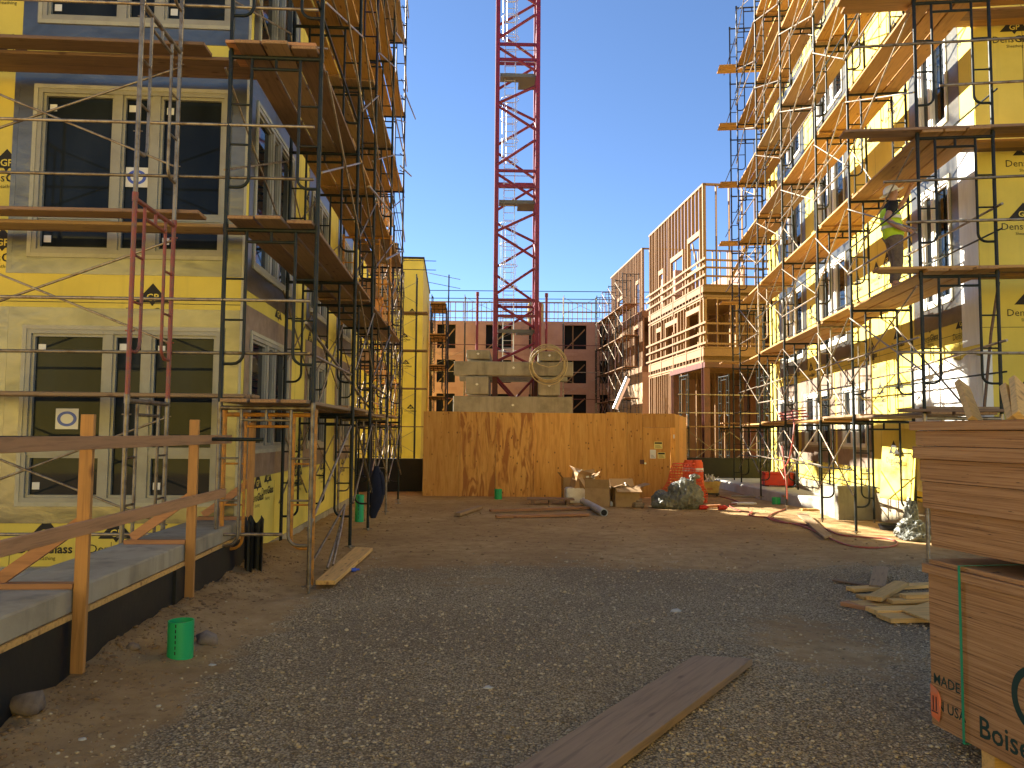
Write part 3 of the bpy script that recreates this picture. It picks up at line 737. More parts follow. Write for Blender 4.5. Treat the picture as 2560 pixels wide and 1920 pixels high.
# shaded front
def matF(i, k): return ('galvanised', 'frame_red', 'galvanised', 'galvanised', 'galvanised')[min(k, 4)]
SF = Scaf('frame_scaffold', 'rusty and red frame scaffold before the shaded front with three-light windows', (-3.86, 8.62, .05), RZL+PI/2, -1, [0, 3.05, 6.1], 5, 0, matF, braces=True, inner=False)
for l in range(1, 5):
    for j in range(3):
        z = l*H+.075+.05*(j % 2 == 0)
        if l == 1 and j == 0: continue
        m = 'plank_old' if l != 2 else ('plank_old', 'plank_grey', 'plank_old')[j]
        if l == 1: m = 'plank_grey'
        q = (.95-.27*j, -.62+.1*j, z)
        plank(Matrix.Translation((-3.86, 8.62, .05)) @ Matrix.Rotation(RZL, 4, 'Z'), (-6.9+.15*j, .04+.315*j, z), RZL, 7.6-.12*j-.45*(j == 0), .29, m, f'{["outermost", "middle", "wall-side"][j]} {COLN[m]} plank of the {ORD[l-1]} deck before the shaded front windows', 'planks before the shaded front')
for k in range(1, 5):
    for z in (.62, 1.22): SF.rail(-1.55, 6.4, k*H+z-.06, .03 if z < 1 else -.02, .019, dz=-.03)
SF.rail(-1.3, 6.4, .55, .03, .019); SF.rail(-1.3, 3.0, 1.62, -.9, .019, 'frame_green')
lp = thing('scaffold_plank', 'reddish plank pair jutting from the third deck at the shaded building corner', 'plank', at(592, 135, 8.7), RZL)
lp.location = (-3.30, 8.5, 3*H+.10)
for j in range(2): MB().box(0, .3*j, -.02, 1.02, .3*j+.28, .02).build('board', 'lumber_red', lp, bevel=.005)

# ------------------------------------------------------------------ low black wall with its guard rail
KW = .065
RW = thing('retaining_wall', 'low black waterproofed retaining wall with a pale concrete ledge', 'wall', (-2.66, 0, 0), math.atan(KW))
mb = MB(); mb.box(-.40, -1, -.3, 0, 9.75, .50); mb.build('wall_face', 'black_membrane', RW)
mb = MB(); mb.box(-.62, -1, .502, .012, 9.75, .665); mb.build('ledge', 'concrete', RW, bevel=.012)
mb = MB(); mb.box(.0, -1, .462, .022, 9.7, .500); mb.build('batten', 'lumber', RW)
mb = MB(); mb.box(0.001, 7.25, -.1, .03, 9.7, .455); mb.build('protection_sheet', 'black_membrane', RW)
pat = MB(); pat.box(-12, 8.75, -.2, -3.9, 9.82, .05); struct(pat.build('patio', 'concrete_pale'))
GR = thing('guard_rail', 'raw timber guard rail with braced posts fixed to the low black wall', 'railing', (-2.66, 0, 0), math.atan(KW))
for y, z0 in ((5.36, .10), (7.5, .12), (9.55, .10)):
    p = MB(); p.box(.022, y-.019, z0, .11, y+.019, 1.86) if y < 9 else p.tube((.07, y, z0), (.07, y, 1.86), .045, 8)
    p.build('post', 'cedar_post', GR, bevel=.003)
    b = MB(); b.beam((.04, y+.04, 1.12), (-.50, y+.04, .72), .038, .085); b.build('brace', 'lumber_red', GR)
    b = MB(); b.box(-.55, y-.03, .667, .02, y+.055, .705); b.build('sole_plate', 'lumber_red', GR)
MB().box(.112, -.5, 1.62, .15, 8.45, 1.71).build('rail', 'rail_wood', GR, bevel=.003)
MB().box(.112, -.5, 1.05, .15, 8.3, 1.14).build('rail', 'rail_wood', GR, bevel=.003)

# ------------------------------------------------------------------ plywood hoarding
FY = 22.2
def fx(px): return at(px, 1130, FY).x
HO = thing('plywood_hoarding', 'orange plywood hoarding with wavy dark stains and a door, round the crane base', 'fence', (0, FY, -.07))
xs = [fx(v) for v in (1058, 1150, 1240, 1336, 1425, 1516, 1568, 1607)]
for i_, (a, b) in enumerate(zip(xs, xs[1:])):
    t = R.choice((0, .008, .016))
    MB().box(0, -.018-t, .02, b-a-.012, -t, 2.44+R.uniform(-.02, .015)).build('panel', 'fence_ply_stained' if i_ in (1, 2) else 'fence_ply', HO, (a, 0, 0))
a, b = fx(1607), fx(1688)
MB().box(0, -.02, 2.03, b-a, 0, 2.43).build('panel', 'fence_ply', HO, (a, 0, 0))
MB().box(b-a-.14, -.02, .02, b-a, 0, 2.03).build('panel', 'fence_ply', HO, (a, 0, 0))
dr = MB().box(0, -.03, .03, b-a-.15, -.004, 2.02).build('door', 'fence_ply', HO, (a, 0, 0))
MB().tube((.06, -.03, 1.0), (.06, -.09, 1.0), .03, 10).build('knob', 'aluminium', dr)
MB().box(-.09, -.05, .98, .03, -.03, 1.1).build('hasp', 'steel_primer', dr)
for (x0, z0, w, h, m) in ((.32, 1.42, .24, .20, 'paper_yellow'), (.20, 1.14, .17, .25, 'paper_white'), (.42, 1.14, .22, .18, 'paper_yellow')):
    q = MB(); q.box(x0, -.036, z0, x0+w, -.031, z0+h); q.m = 1
    if m == 'paper_yellow': q.box(x0+.015, -.038, z0+h-.06, x0+w-.015, -.0362, z0+h-.015)
    for k in range(3): q.box(x0+.03, -.038, z0+.03+.03*k, x0+w-.03-.02*k, -.0362, z0+.038+.03*k)
    q.build('notice', [m, 'print_black'], dr)
MB().box(b-a-.06, -.034, 1.72, b-a-.02, -.0205, 1.83).build('notice', 'paper_white', HO, (a, 0, 0))
e = at(1717, 1130, 25.2)
for k in range(3):
    u0, u1 = k/3, (k+1)/3
    p = Vector((b, 0, 0)); q = Vector((e.x, 3.0, 0)); s0, s1 = p.lerp(q, u0), p.lerp(q, u1-.004)
    MB().prism([(s0.x, s0.y, .02), (s1.x, s1.y, .02), (s1.x, s1.y, 2.42-.01*k), (s0.x, s0.y, 2.42-.01*k)], (-.018, 0, 0)).build('panel', 'fence_ply', HO)
MB().prism([(xs[0], .01, .02), (xs[0]-.25, 3, .02), (xs[0]-.25, 3, 2.44), (xs[0], .01, 2.44)], (.018, 0, 0)).build('panel', 'fence_ply', HO)
fr = MB()
for x in xs[1:]: fr.box(x-.045, .002, 0, x+.045, .04, 2.4)
fr.box(xs[0], .042, .4, b, .08, .49); fr.box(xs[0], .042, 1.9, b, .08, 1.99); fr.build('frame', 'lumber', HO)

# ------------------------------------------------------------------ tower crane on its ballast
CX, CY = .11, 30.4
CR = thing('tower_crane', 'red lattice tower crane mast rising out of the frame', 'crane', (CX, CY, 0), .03)
hw = .80
for sx in (-1, 1):
    for sy in (-1, 1):
        MB().box(sx*hw-.085, sy*hw-.085, 4.3, sx*hw+.085, sy*hw+.085, 34).build('leg', 'crane_red', CR, bevel=.01)
        MB().box(sx*hw-.09, sy*hw-.09, -.1, sx*hw+.09, sy*hw+.09, 4.3).build('leg', 'crane_dark', CR)
SEC = 5.12; ztop0 = at(1287, 136, CY).z
zs = [ztop0-SEC*k for k in range(-3, 4)]
def face(fn, n0):
    lat = MB()
    for z in zs:
        if z < 4.6: continue
        for dz in ((0, -.62) if n0 == 0 else (0,)): lat.beam(fn(-hw, z+dz), fn(hw, z+dz), .1, .1)
    for z in zs[:-1]:
        st = [(z-.12, z-1.13), (z-1.65, z-2.42), (z-2.5, z-3.5), (z-3.8, z-4.9)]
        for i, (p, q) in enumerate(st):
            s_ = 1 if (i+n0) % 2 else -1
            p, q = max(p, 4.4), max(q, 4.4)
            if p-q < .1: continue
            lat.tube(fn(s_*hw, p), fn(-s_*hw, q), .056, 6)
    for i in (0, 1): lat.tube(fn((-1)**i*hw, 4.0), fn(0, 3.1), .05, 6)
    lat.build('lattice', 'crane_red', CR)
face(lambda x, z: (x, -hw, z), 0); face(lambda x, z: (x, hw, z), 1); face(lambda x, z: (-hw, x, z), 0); face(lambda x, z: (hw, x, z), 1)
for z in zs:
    if z < 5: continue
    zz = z-1.15
    pf = MB(); pf.box(-.70, -.66, zz-.03, .72, .0, zz); pf.box(.05, 0, zz-.03, .72, .66, zz); pf.box(-.7, -.70, zz-.12, .72, -.67, zz+.02); pf.build('platform', 'platform_steel', CR)
    b2 = MB()
    for q in (.5, 1.0): b2.tube((-.7, -.66, zz+q), (.7, -.66, zz+q), .014, 6)
    b2.build('platform_rail', 'galvanised', CR)
ld = MB()
for x in (-.50, -.08): ld.box(x-.02, -.36, 4.4, x+.02, -.32, 34)
z = 4.5
while z < 34: ld.tube((-.5, -.34, z), (-.08, -.34, z), .014, 6); z += .3
ld.build('ladder', 'aluminium', CR)
for z in zs[:-1]:
    cg = MB()
    for k in range(4):
        zz = z-1.9-.85*k
        if zz < 5: continue
        cg.path([(-.29+.36*math.sin(t), -.34+.66*(1-math.cos(t))/2, zz) for t in [PI*2*i/16 for i in range(17)]], .014, 5)
    for t in (2.2, 2.8, 3.5, 4.1):
        if z > 9.5: cg.tube((-.29+.36*math.sin(t), -.34+.66*(1-math.cos(t))/2, z-1.9), (-.29+.36*math.sin(t), -.34+.66*(1-math.cos(t))/2, z-4.45), .009, 4)
    if cg.v: cg.build('ladder_cage', 'aluminium', CR)
for x in (-.62, .62): pass
def block(x0, y0, z0, x1, y1, z1, label):
    c = ((x0+x1)/2, (y0+y1)/2, z0); mb = MB()
    mb.box(x0-c[0], y0-c[1], 0, x1-c[0], y1-c[1], z1-z0)
    o = mb.build('ballast_block', 'concrete_grey', None, c, bevel=.025); tag(o, label, 'concrete block', 'crane ballast blocks')
    h = MB(); h.tube((0, y0-c[1]-.03, (z1-z0)*.55), (0, y0-c[1]+.02, (z1-z0)*.55), .04, 6); h.path([(-.05, y0-c[1]-.03, (z1-z0)*.55), (0, y0-c[1]-.07, (z1-z0)*.55+.04), (.05, y0-c[1]-.03, (z1-z0)*.55)], .012, 5); h.build('lifting_eye', 'aluminium', o)
    return o
YB = 28.6
def bx(px): return at(px, 960, YB).x
def bz(py): return at(1287, py, YB).z
block(bx(1133), YB, bz(1040), bx(1432), YB+.62, bz(991), 'long concrete ballast beam lowest in the stack, just above the hoarding')
block(bx(1134), YB, bz(939), bx(1433), YB+.62, bz(904), 'long concrete ballast beam below the coiled hose, upper of the two front beams')
block(bx(1133), YB+3.0, bz(1040), bx(1432), YB+3.6, bz(991), 'rear lower concrete ballast beam behind the crane legs')
block(bx(1134), YB+3.0, bz(939), bx(1433), YB+3.6, bz(904), 'rear upper concrete ballast beam behind the crane legs')
for (l, r, t, b_, nm) in ((1164, 1221, 942, 986, 'square-ended concrete block between the beams, left of the crane legs'), (1346, 1400, 944, 988, 'square-ended concrete block between the beams, right of the crane legs'), (1165, 1224, 876, 898, 'low concrete block on the upper beam with one red post'), (1345, 1401, 878, 901, 'low concrete block on the upper beam inside the hose coil')):
    block(bx(l), YB-.05, bz(b_), bx(r), YB+3.65, bz(t), nm)
st = MB()
for x in (-1.3, 1.4): st.box(x-.3, YB-CY, 0, x+.3, YB+3.6-CY, bz(1041))
st.build('base_frame', 'crane_dark', CR)
hz = MB()
pts = []
for k in range(7*30+1):
    t = 2*PI*k/30; lap = k/30; r = .62+.05*math.sin(lap*2.1)+.03*math.sin(lap*5)
    pts.append((r*math.cos(t)*1.02, .02*math.sin(lap*9)-.02*lap+.06, r*math.sin(t)-.04*lap*.6))
hz.path(pts, .019, 6)
hz.path([(.55, -.02, .1), (.3, -.05, -.14), (0, -.05, -.2), (-.35, -.04, -.1), (-.62, -.02, .15)], .018, 6)
c = at(1371, 905, YB-.25); tag(hz.build('hose_coil', 'hose_tan', None, c), 'tan hose hung in a big coil over the concrete ballast', 'hose')
for px, t, b_, x in ((1193, 730, 876, 'red steel post standing on the block beside the crane leg'), (1350, 757, 878, 'shorter of the two red posts rising behind the hose coil'), (1366, 733, 878, 'taller of the two red posts rising behind the hose coil')):
    z0, z1 = bz(b_), at(px, t, YB+.3).z
    m = MB(); m.tube((0, 0, 0), (0, 0, z1-z0), .05, 8); m.tube((0, 0, z1-z0-.15), (0, 0, z1-z0), .062, 8)
    tag(m.build('steel_post', 'crane_red', None, (at(px, 800, YB+.3).x, YB+.3, z0)), x, 'post', 'red posts on the ballast')

# ------------------------------------------------------------------ far end: pink-brown building
PY = 60.0
PB = thing('timber_building', 'unfinished reddish plywood-sheathed block closing the far end, bare studs on top', 'building', (0, PY, 0))
WP = Wall('front'); px_ = lambda v: at(v, 900, PY).x; pz_ = lambda v: at(1287, v, PY).z
z_t = pz_(803)
ops = []
for (zt, zb) in ((812, 872), (900, 957), (985, 1040)):
    for (a, b) in ((1092, 1138), (1214, 1278), (1322, 1336), (1411, 1466), (1500, 1520)): ops.append((px_(a), px_(b), pz_(zb), pz_(zt)))
wall(PB, WP, px_(960), 14, 0, z_t, ops, 'pink_sheathing', .2)
inn = MB(); inn.quad((px_(960), .9, 0), (14, .9, 0), (14, .9, z_t), (px_(960), .9, z_t)); inn.quad((px_(960), 0, z_t), (14, 0, z_t), (14, 8, z_t), (px_(960), 8, z_t)); inn.build('unlit_interior', 'unlit_interior', PB)  # near-black sheet paints the rooms' darkness behind the openings, plus roof
for o in ops:
    s_ = MB(); s_.beam((o[0]+.1, .25, o[2]), (o[1]-.1, .3, o[3]-.3), .09, .09); s_.beam((o[0]+(o[1]-o[0])*.4, .4, o[2]), (o[0]+(o[1]-o[0])*.4, .4, o[3]), .09, .09); s_.build('shoring_stud', 'stud', PB)
for k, zz in enumerate((885, 972)):
    mb = MB(); mb.box(px_(960), -.02, pz_(zz)-.12, 14, .0, pz_(zz)+.12); mb.build('floor_band', 'steel_primer' if False else 'pink_sheathing', PB)
ps = MB(); x = px_(1000)
zt = at(1287, 757, PY).z
while x < 13.5: ps.box(x-.022, .02, z_t, x+.022, .16, zt); x += R.choice((.41, .41, .41, .3, .62))
ps.box(px_(1000), .02, zt, 13.5, .16, zt+.09); ps.box(px_(1000), .0, zt-.75, 13.5, .05, zt-.65); ps.build('parapet_studs', 'stud', PB)
rl = MB()
for py in (733, 752): rl.tube((px_(1060), -.9, at(1287, py, PY).z), (11, -.9, at(1287, py, PY).z), .03, 5)
rl.build('roof_rail', 'frame_green', PB)
SP = Scaf('frame_scaffold', 'thin scaffold with long ledgers before the reddish far building', (px_(1085), PY-2.3, 0), -PI/2, -1, [0, 2.5, 5, 7.5, 10, 12.5], 6, .02, lambda i, k: 'galvanised' if (i+k) % 3 == 0 else 'frame_green', braces=lambda i, k: (i+k) % 3 == 0, cull=False)
for k in range(1, 6): SP.rail(-.5, 13, k*H+.3, 0, .03, 'galvanised' if k % 2 else 'steel_primer')
tag(MB().box(0, 0, 0, 1.3, 1.2, 1.7).box(.3, .2, 1.7, 1.0, .9, 1.95).build('water_tank', 'yellow_bin', None, (at(1338, 790, PY+1.5).x-.6, PY+1.5, z_t), bevel=.08), 'small yellow tank standing on the far roof behind the studs', 'tank')

# far gold building on the shaded side
g0 = at(1059, 648, 43); FG = thing('apartment_building', 'far gold-sheathed block rising over the hoarding beyond the shaded scaffold', 'building', (g0.x, 43, 0), math.atan(.075))
HG = g0.z
WGf, WGk = Wall('front'), Wall('flank_r')
wg = wall(FG, WGf, -14, 0, 0, HG, []); wg2 = wall(FG, WGk, 0, 10.8, 0, HG, [])
mb = MB(); mb.quad((-14, 0, HG), (0, 0, HG), (0, 10.8, HG), (-14, 10.8, HG)); mb.quad((-14, 10.8, 0), (0, 10.8, 0), (0, 10.8, HG), (-14, 10.8, HG)); mb.quad((-14, 0, 0), (-14, 10.8, 0), (-14, 10.8, HG), (-14, 0, HG)); mb.build('roof', 'sheathing', FG)
mb = MB(); mb.box(-14, -.04, HG, .05, .1, HG+.12); mb.box(-.06, .1, HG, .05, 10.8, HG+.12); mb.build('coping', 'black_membrane', FG)
logos(wg, WGf, [(-.6, 8.4), (-.9, 5.5), (-.6, 3.0), (-1.0, 7.0)], []); logos(wg2, WGk, [(1.5, 7), (3, 5)], [])
SG = Scaf('frame_scaffold', 'scaffold with brown decks wrapping the far gold block', (-1.9+g0.x+1.75, 41.6, 0), math.atan(.075)+PI/2, -1, [0, 2.2, 4.4, 6.6], 5, .02, lambda i, k: 'frame_green', braces=True, cull=False)
for k in range(1, 5): MB().box(-.03, -.6, k*H+.02, FW*-1, 6.8, k*H+.07).build('deck', 'plank_old', SG.root)
for z in (.5, 1.0): SG.rail(-1, 6.6, 5*H+z, -.05, .02, 'frame_green')
SC = Scaf('frame_scaffold', 'crowded scaffold with brown decks receding beyond the end of the shaded building', (-3.95, 21.8, 0), math.atan(.098), -1, [0, 3.05, 6.1, 9.15, 12.2, 15.25, 18.3], 5, .02, lambda i, k: 'frame_orange' if (i, k) in ((1, 2), (2, 4), (4, 1)) else ('frame_blue' if (i+k) % 3 == 0 else 'frame_green'), braces=True, inner=True, cull=False)
for k in range(1, 6):
    for b in range(6):
        if (b*3+k) % 7 == 0: continue
        MB().box(-.03, b*3.05-.1, k*H+.02+.045*(b % 2), -.95, b*3.05+3.15, k*H+.06+.045*(b % 2)).build('deck', ('plank_old', 'plank_new', 'plank_grey')[(b+k) % 3], SC.root)
for k in range(1, 5):
    for z in (.6, 1.1): SC.rail(-.2, 18.4, k*H+z, -.02, .018)
for z in (.6, 1.1): SC.rail(-.2, 18.4, 5*H+z, -.02, .018, 'frame_green')
c0 = at(1066, 900, 50)
ST = Scaf('frame_scaffold', 'narrow scaffold tower with orange decks at the end of the far gold block', (c0.x+1.25, 50, 0), math.atan(.075), -1, [0, 1.8, 3.6], 5, .02, lambda i, k: 'frame_green', braces=True, cull=False)
for k in range(1, 6): MB().box(-.03, -.4, k*H+.02, -FW, 3.9, k*H+.07).build('deck', 'plank_new', ST.root)
MB().tube((.15, -.2, 0), (.15, -.2, 12.1), .05, 6).build('standard', 'frame_blue', ST.root)
for z in (11.2, 11.8): MB().tube((.9, -.2, z), (-3.2, -.2, z+.75), .02, 5).build('guard_rail', 'galvanised', ST.root)
tag(MB().box(-9, 0, -.2, 0, .3, .9).box(-9, -.02, .9, 0, .32, .95).build('retaining_wall', 'black_membrane', None, (-2.75, 23.9, 0)), 'low black wall in the dark gap beside the hoarding', 'wall')

# ------------------------------------------------------------------ bare timber-framed blocks
def stud_side(parent, pt, L, z0, z1, sp=.41, ops=(), t=.045, dpt=.14, mat='stud', top=True, name='stud_wall'):
    mb = MB(); u = 0
    def bar(u0, u1, a, b): 
        p, q = pt(u0, a, 0), pt(u1, b, dpt); mb.box(min(p[0], q[0]), min(p[1], q[1]), a, max(p[0], q[0]), max(p[1], q[1]), b)
    while u < L:
        cut = [o for o in ops if o[0] < u+t/2 < o[1]]
        if cut:
            o = cut[0]
            if o[2] > z0+.1: bar(u, u+t, z0+.045, o[2])
            if o[3] < z1-.1: bar(u, u+t, o[3], z1-.09)
        else: bar(u, u+t, z0+.045, z1-.09)
        u += sp if R.random() > .15 else sp*.55
    bar(0, L, z0, z0+.044); bar(0, L, z1-.089, z1)
    for o in ops:
        bar(o[0], o[1], o[3]-.24, o[3]-.001)
        if o[2] > z0+.1: bar(o[0], o[1], o[2], o[2]+.08)
        for uu in (o[0]-.1, o[1]+.01): bar(uu, uu+.088, z0+.05, o[3]+.02)
    return mb.build(name, mat, parent)
n0 = at(1757, 457, 35.0)
TB = thing('timber_building', 'bare timber-framed block with open studs and red steel columns below', 'building', (n0.x, 35, 0), math.atan(.085))
z1_, z2_, z3_ = at(1757, 905, 35).z, at(1757, 742, 35).z, n0.z
b2, b1 = at(1757, 712, 35).z, at(1757, 868, 35).z
LT, WT = 9.6, 9.0
side = lambda u, z, o: (o, u, z); frnt = lambda u, z, o: (u, o, z)
side_b = lambda u, z, o: (WT-o, u, z); rear = lambda u, z, o: (u, LT-o, z)
stud_side(TB, side, LT, b2, z3_, .55, [(.6, 2.3, b2+.9, b2+2.7), (3.2, 5.2, b2+.0, b2+2.4), (6.7, 7.5, b2, b2+2.2)])
stud_side(TB, side, LT, b1, z2_, .5, [(.7, 2.6, b1, z2_-.3), (4.2, 6.2, b1, z2_-.35), (7.2, 8.0, b1, z2_-.4)])
stud_side(TB, side, LT*.45, 0, z1_, .41, name='stud_wall').location = (0, LT*.55, 0)
stud_side(TB, frnt, WT, b2, z3_, .62); stud_side(TB, frnt, WT, b1, z2_, .62, [(1.6, 4.0, b1, z2_-.3)])
for fnn, L_ in ((side_b, LT), (rear, WT)):
    stud_side(TB, fnn, L_, b2, b2+1.3, .6); stud_side(TB, fnn, L_, b1, z2_, .45); stud_side(TB, fnn, L_, 0, z1_, .45)
stud_side(TB, lambda u, z, o: (2.6+o, u, z), LT, b1, z2_, .5); stud_side(TB, lambda u, z, o: (u, 4.6+o, z), WT, b1, z2_, .5); stud_side(TB, lambda u, z, o: (u, 5+o, z), WT, 0, z1_, .5)
for (a, b) in ((z1_, b1), (z2_, b2)):
    m = MB(); c_ = a+(b-a)*.42
    for (p_, q_, o_) in ((c_, b-.05, .03), (b-.04, b, .045), (a, a+.09, .04)): m.box(-o_, 0, p_, 0, LT, q_); m.box(0, -o_, p_, WT, 0, q_)
    y = .1
    while y < LT: m.box(-.028, y, a+.09, 0, y+.06, c_); y += .5
    m.build('rim_board', 'stud_h', TB)
    m = MB(); m.box(0, 0, b-.03, WT, LT, b-.001)
    y = .3
    while y < LT: m.box(.05, y, a, WT, y+.05, b-.04); y += .41
    m.build('floor', 'stud_h', TB)
for (zb, hs) in ((b2, (.35, .75, 1.1)), (b1, (.12, .6, 1.05))):
    for h in hs: MB().box(-.10, -.5, zb+h, -.055, LT+.3, zb+h+.09).build('rail', 'stud_h', TB); MB().box(-.1, -.12, zb+h, WT, -.075, zb+h+.09).build('rail', 'stud_h', TB)
    y = .3
    pb = MB()
    while y < LT: pb.box(-.054, y, zb-.75, -.032, y+.09, zb+1.3); y += 2.2
    pb.build('rail_post', 'stud', TB)
MB().box(WT+.001, 0, 0, WT+.02, LT, z2_).box(0, LT+.001, 0, WT, LT+.02, z2_).box(5.5, 1.0, 0, 5.52, LT, z1_).box(6.2, .5, b1, 6.22, LT, z2_).build('boarding', 'pink_sheathing', TB)  # backing boards added so the open frame reads dark inside
for (x, y) in ((.1, .1), (.1, 4.9), (4.2, .1), (4.2, 4.9), (8.6, .1)):
    m = MB(); m.box(x-.14, y-.15, -.1, x+.14, y-.13, z1_-.26); m.box(x-.14, y+.13, -.1, x+.14, y+.15, z1_-.26); m.box(x-.012, y-.13, -.1, x+.012, y+.13, z1_-.26); m.build('steel_column', 'steel_primer', TB)
m = MB(); m.box(-.02, -.12, z1_-.25, WT, .12, z1_-.005); m.box(-.05, .12, z1_-.25, .2, LT*.55, z1_-.005); m.build('steel_beam', 'steel_primer', TB)
for (p, q) in (((.25, 1.0, b1+.1), (.6, 2.4, z2_-.2)), ((.4, 5.6, b1), (.5, 4.4, z2_-.3)), ((.3, 1.2, b2+.2), (.4, 2.8, b2+2.6)), ((1.5, .4, b2+.5), (3.0, .5, b2+3.5))): MB().beam(p, q, .05, .14).build('wall_brace', 'stud', TB)
# second block beyond, sheathed low down
n1 = at(1605, 619, 50.0)
T2 = thing('timber_building', 'further timber-framed block, studs above and pale boarding below, behind a thin scaffold', 'building', (n1.x, 50, 0), math.atan(.085))
L2 = 9.8; zz = [0, at(1605, 930, 50).z, at(1605, 790, 50).z, n1.z]
stud_side(T2, side, L2, zz[2]+.35, zz[3], .41, [(.8, 1.7, zz[2]+.4, zz[2]+2.6), (5.5, 7.2, zz[2]+.4, zz[2]+2.4)]); stud_side(T2, side, L2, zz[1]+.35, zz[2], .41, [(1, 2.2, zz[1]+.4, zz[2]-.4), (5.2, 7, zz[1]+.4, zz[2]-.4)])
stud_side(T2, frnt, 7, zz[2]+.35, zz[3], .5); stud_side(T2, frnt, 7, zz[1]+.35, zz[2], .5)
for a in zz[1:3]: MB().box(-.03, 0, a, 0, L2, a+.35).box(0, -.03, a, 7, 0, a+.35).box(0, 0, a+.3, 7, L2, a+.349).build('rim_board', 'stud_h', T2)
wall(T2, Wall('flank_l'), 0, L2, 0, zz[1], [(1.0, 1.9, .8, 3.2), (4.4, 5.0, 1.2, 3.0), (7, 7.6, 1.2, 3)], 'pale_sheathing')
MB().quad((0, 0, 0), (7, 0, 0), (7, 0, zz[1]), (0, 0, zz[1])).quad((.8, .2, 0), (.8, L2, 0), (.8, L2, zz[1]), (.8, .2, zz[1])).build('boarding', 'pale_sheathing', T2)
m = MB(); m.box(6.9, 0, 0, 7, L2, zz[3]-1).build('rear_wall', 'pink_sheathing', T2)
gap = thing('sheathed_link', 'narrow link between the two timber-framed blocks with boarding and joists', 'building', (at(1612, 800, 47).x+1.5, 45.2, 0), math.atan(.085))
MB().box(0, 0, 0, 1.2, 4.6, at(1612, 690, 47).z).build('wall', 'pink_sheathing', gap)
MB().box(-.03, -.02, zz[1]+.1, 0, 4.6, zz[1]+.45).box(-.03, -.02, zz[2]+.1, 0, 4.6, zz[2]+.45).build('rim_board', 'stud_h', gap)
ln = MB()
u = .1
while u < 4.4: ln.box(-.05, u, .3, -.031, u+.05, zz[2]); u += .41
ln.build('stud_wall', 'stud', gap)
S2 = Scaf('frame_scaffold', 'thin bare scaffold with pale braces before the further timber-framed block', (n1.x-1.35, 49.4, 0), math.atan(.085), 1, [0, 2.2, 4.4, 6.6, 8.8], [6, 6, 6, 6, 6], .02, lambda i, k: 'frame_green' if (i+k) % 4 else 'steel_primer', braces=True, cull=False)
for k in range(1, 6): MB().box(.05, -.2, k*H+.02, FW-.1, 9.0, k*H+.06).build('deck', 'stud_h', S2.root)
ch = MB(); ch.tube(at(1537, 1022, 47), at(1570, 945, 47), .16, 10); tag(ch.build('debris_chute', 'aluminium'), 'long shiny sheet-metal pipe leaning on the thin far scaffold', 'pipe')
# low wall, slab and small scaffold between
tag(MB().box(0, 0, -.2, 4.2, .3, .87).box(0, -.02, .87, 4.2, .32, .92).build('retaining_wall', 'black_membrane', None, (6.15, 28.3, 0)), 'low dark wall behind the red toolbox', 'wall')
SS = Scaf('frame_scaffold', 'small green scaffold standing before the red steel columns', (at(1722, 1100, 29.4).x, 29.4, 0), -PI/2+.1, -1, [0, 1.6, 3.2], 2, .02, lambda i, k: 'frame_green', braces=lambda i, k: k == 0, cull=False)
for z in (1.2, 2.6, 3.3): SS.rail(-.4, 3.8, z, 0, .02)
MB().box(-.03, -.3, H+.03, -FW, 3.5, H+.07).build('deck', 'plank_old', SS.root)

# ------------------------------------------------------------------ pavement and planter by the sunlit building
pv = MB()
c = [gnd(1900, 1237, .0), gnd(1945, 1248), gnd(2060, 1262)]
out = [(8.05, 19.0), (7.62, 19.1), (7.40, 19.7), (7.28, 21.0), (7.2, 24), (7.1, 27.8), (9.0, 27.8)]
pv.prism([(x, y, -.2) for x, y in reversed(out)], (0, 0, .42)); struct(pv.build('pavement', 'concrete_pale', bevel=.03))
tag(MB().box(0, 0, -.2, .72, .22, .62).box(0, .22, -.2, .2, 1.4, .62).box(-.02, -.02, .62, .74, .24, .68).build('planter_wall', 'concrete_grey', None, (7.05, 16.7, 0), RZR), 'stub of raw concrete planter wall beside the scaffold feet', 'wall')

# ------------------------------------------------------------------ sheet stacks at the right edge
d = Vector((-.16, 1, 0)).normalized(); RZ = math.atan(.16)
c0 = gnd(2330, 1800, .12)
def stack(name, label, off, layers, z0, extra=None):
    t = thing(name, label, 'plywood stack', (c0.x, c0.y, z0), RZ); z = 0
    for i, (h, dx, dy) in enumerate(layers):
        mb = MB(); mb.box(dx+off, -2.44+dy, z, 1.22+dx+off, dy, z+h-.003); mb.build('sheet_bundle', 'ply_edge', t, bevel=.002); z += h
    return t, z
BS, zb = stack('plywood_stack', 'strapped lower stack of plywood sheets lettered MADE IN USA on the gravel', 0, [(.86, 0, 0), (.055, -.022, .025), (.028, .0, -.01)], .10)
for y in (-.35, -1.3, -2.1): MB().box(.02, y-.09, -.13, 1.2, y, -.002).build('skid', 'lumber', BS)
mb = MB(); mb.box(-.027, -.288, -.004, -.0235, -.272, zb+.003); mb.box(-.027, -.288, zb+.001, 1.25, -.272, zb+.004); mb.box(-.027, -.288, -.006, 1.25, -.272, -.003); mb.build('strap', 'strap_green', BS)
def fn(x, z): return (-.0015, -x, z)
for body, size, cx, cy in (('MADE', .078, .128, .265), ('IN USA', .078, .148, .125), ('Boise', .155, .53, .115)):
    mb = MB(); put_text(mb, body, size, fn, .014, cx, cy); mb.build('lettering', 'ink_green', BS)
mb = MB()
for k in range(30):
    a0, a1 = [2*PI*(.30+.62*q/30) for q in (k, k+1)]
    mb.quad(*[fn(.76+r_*math.cos(t_), .37+r_*math.sin(t_)) for r_, t_ in ((.17, a0), (.17, a1), (.132, a1), (.132, a0))])
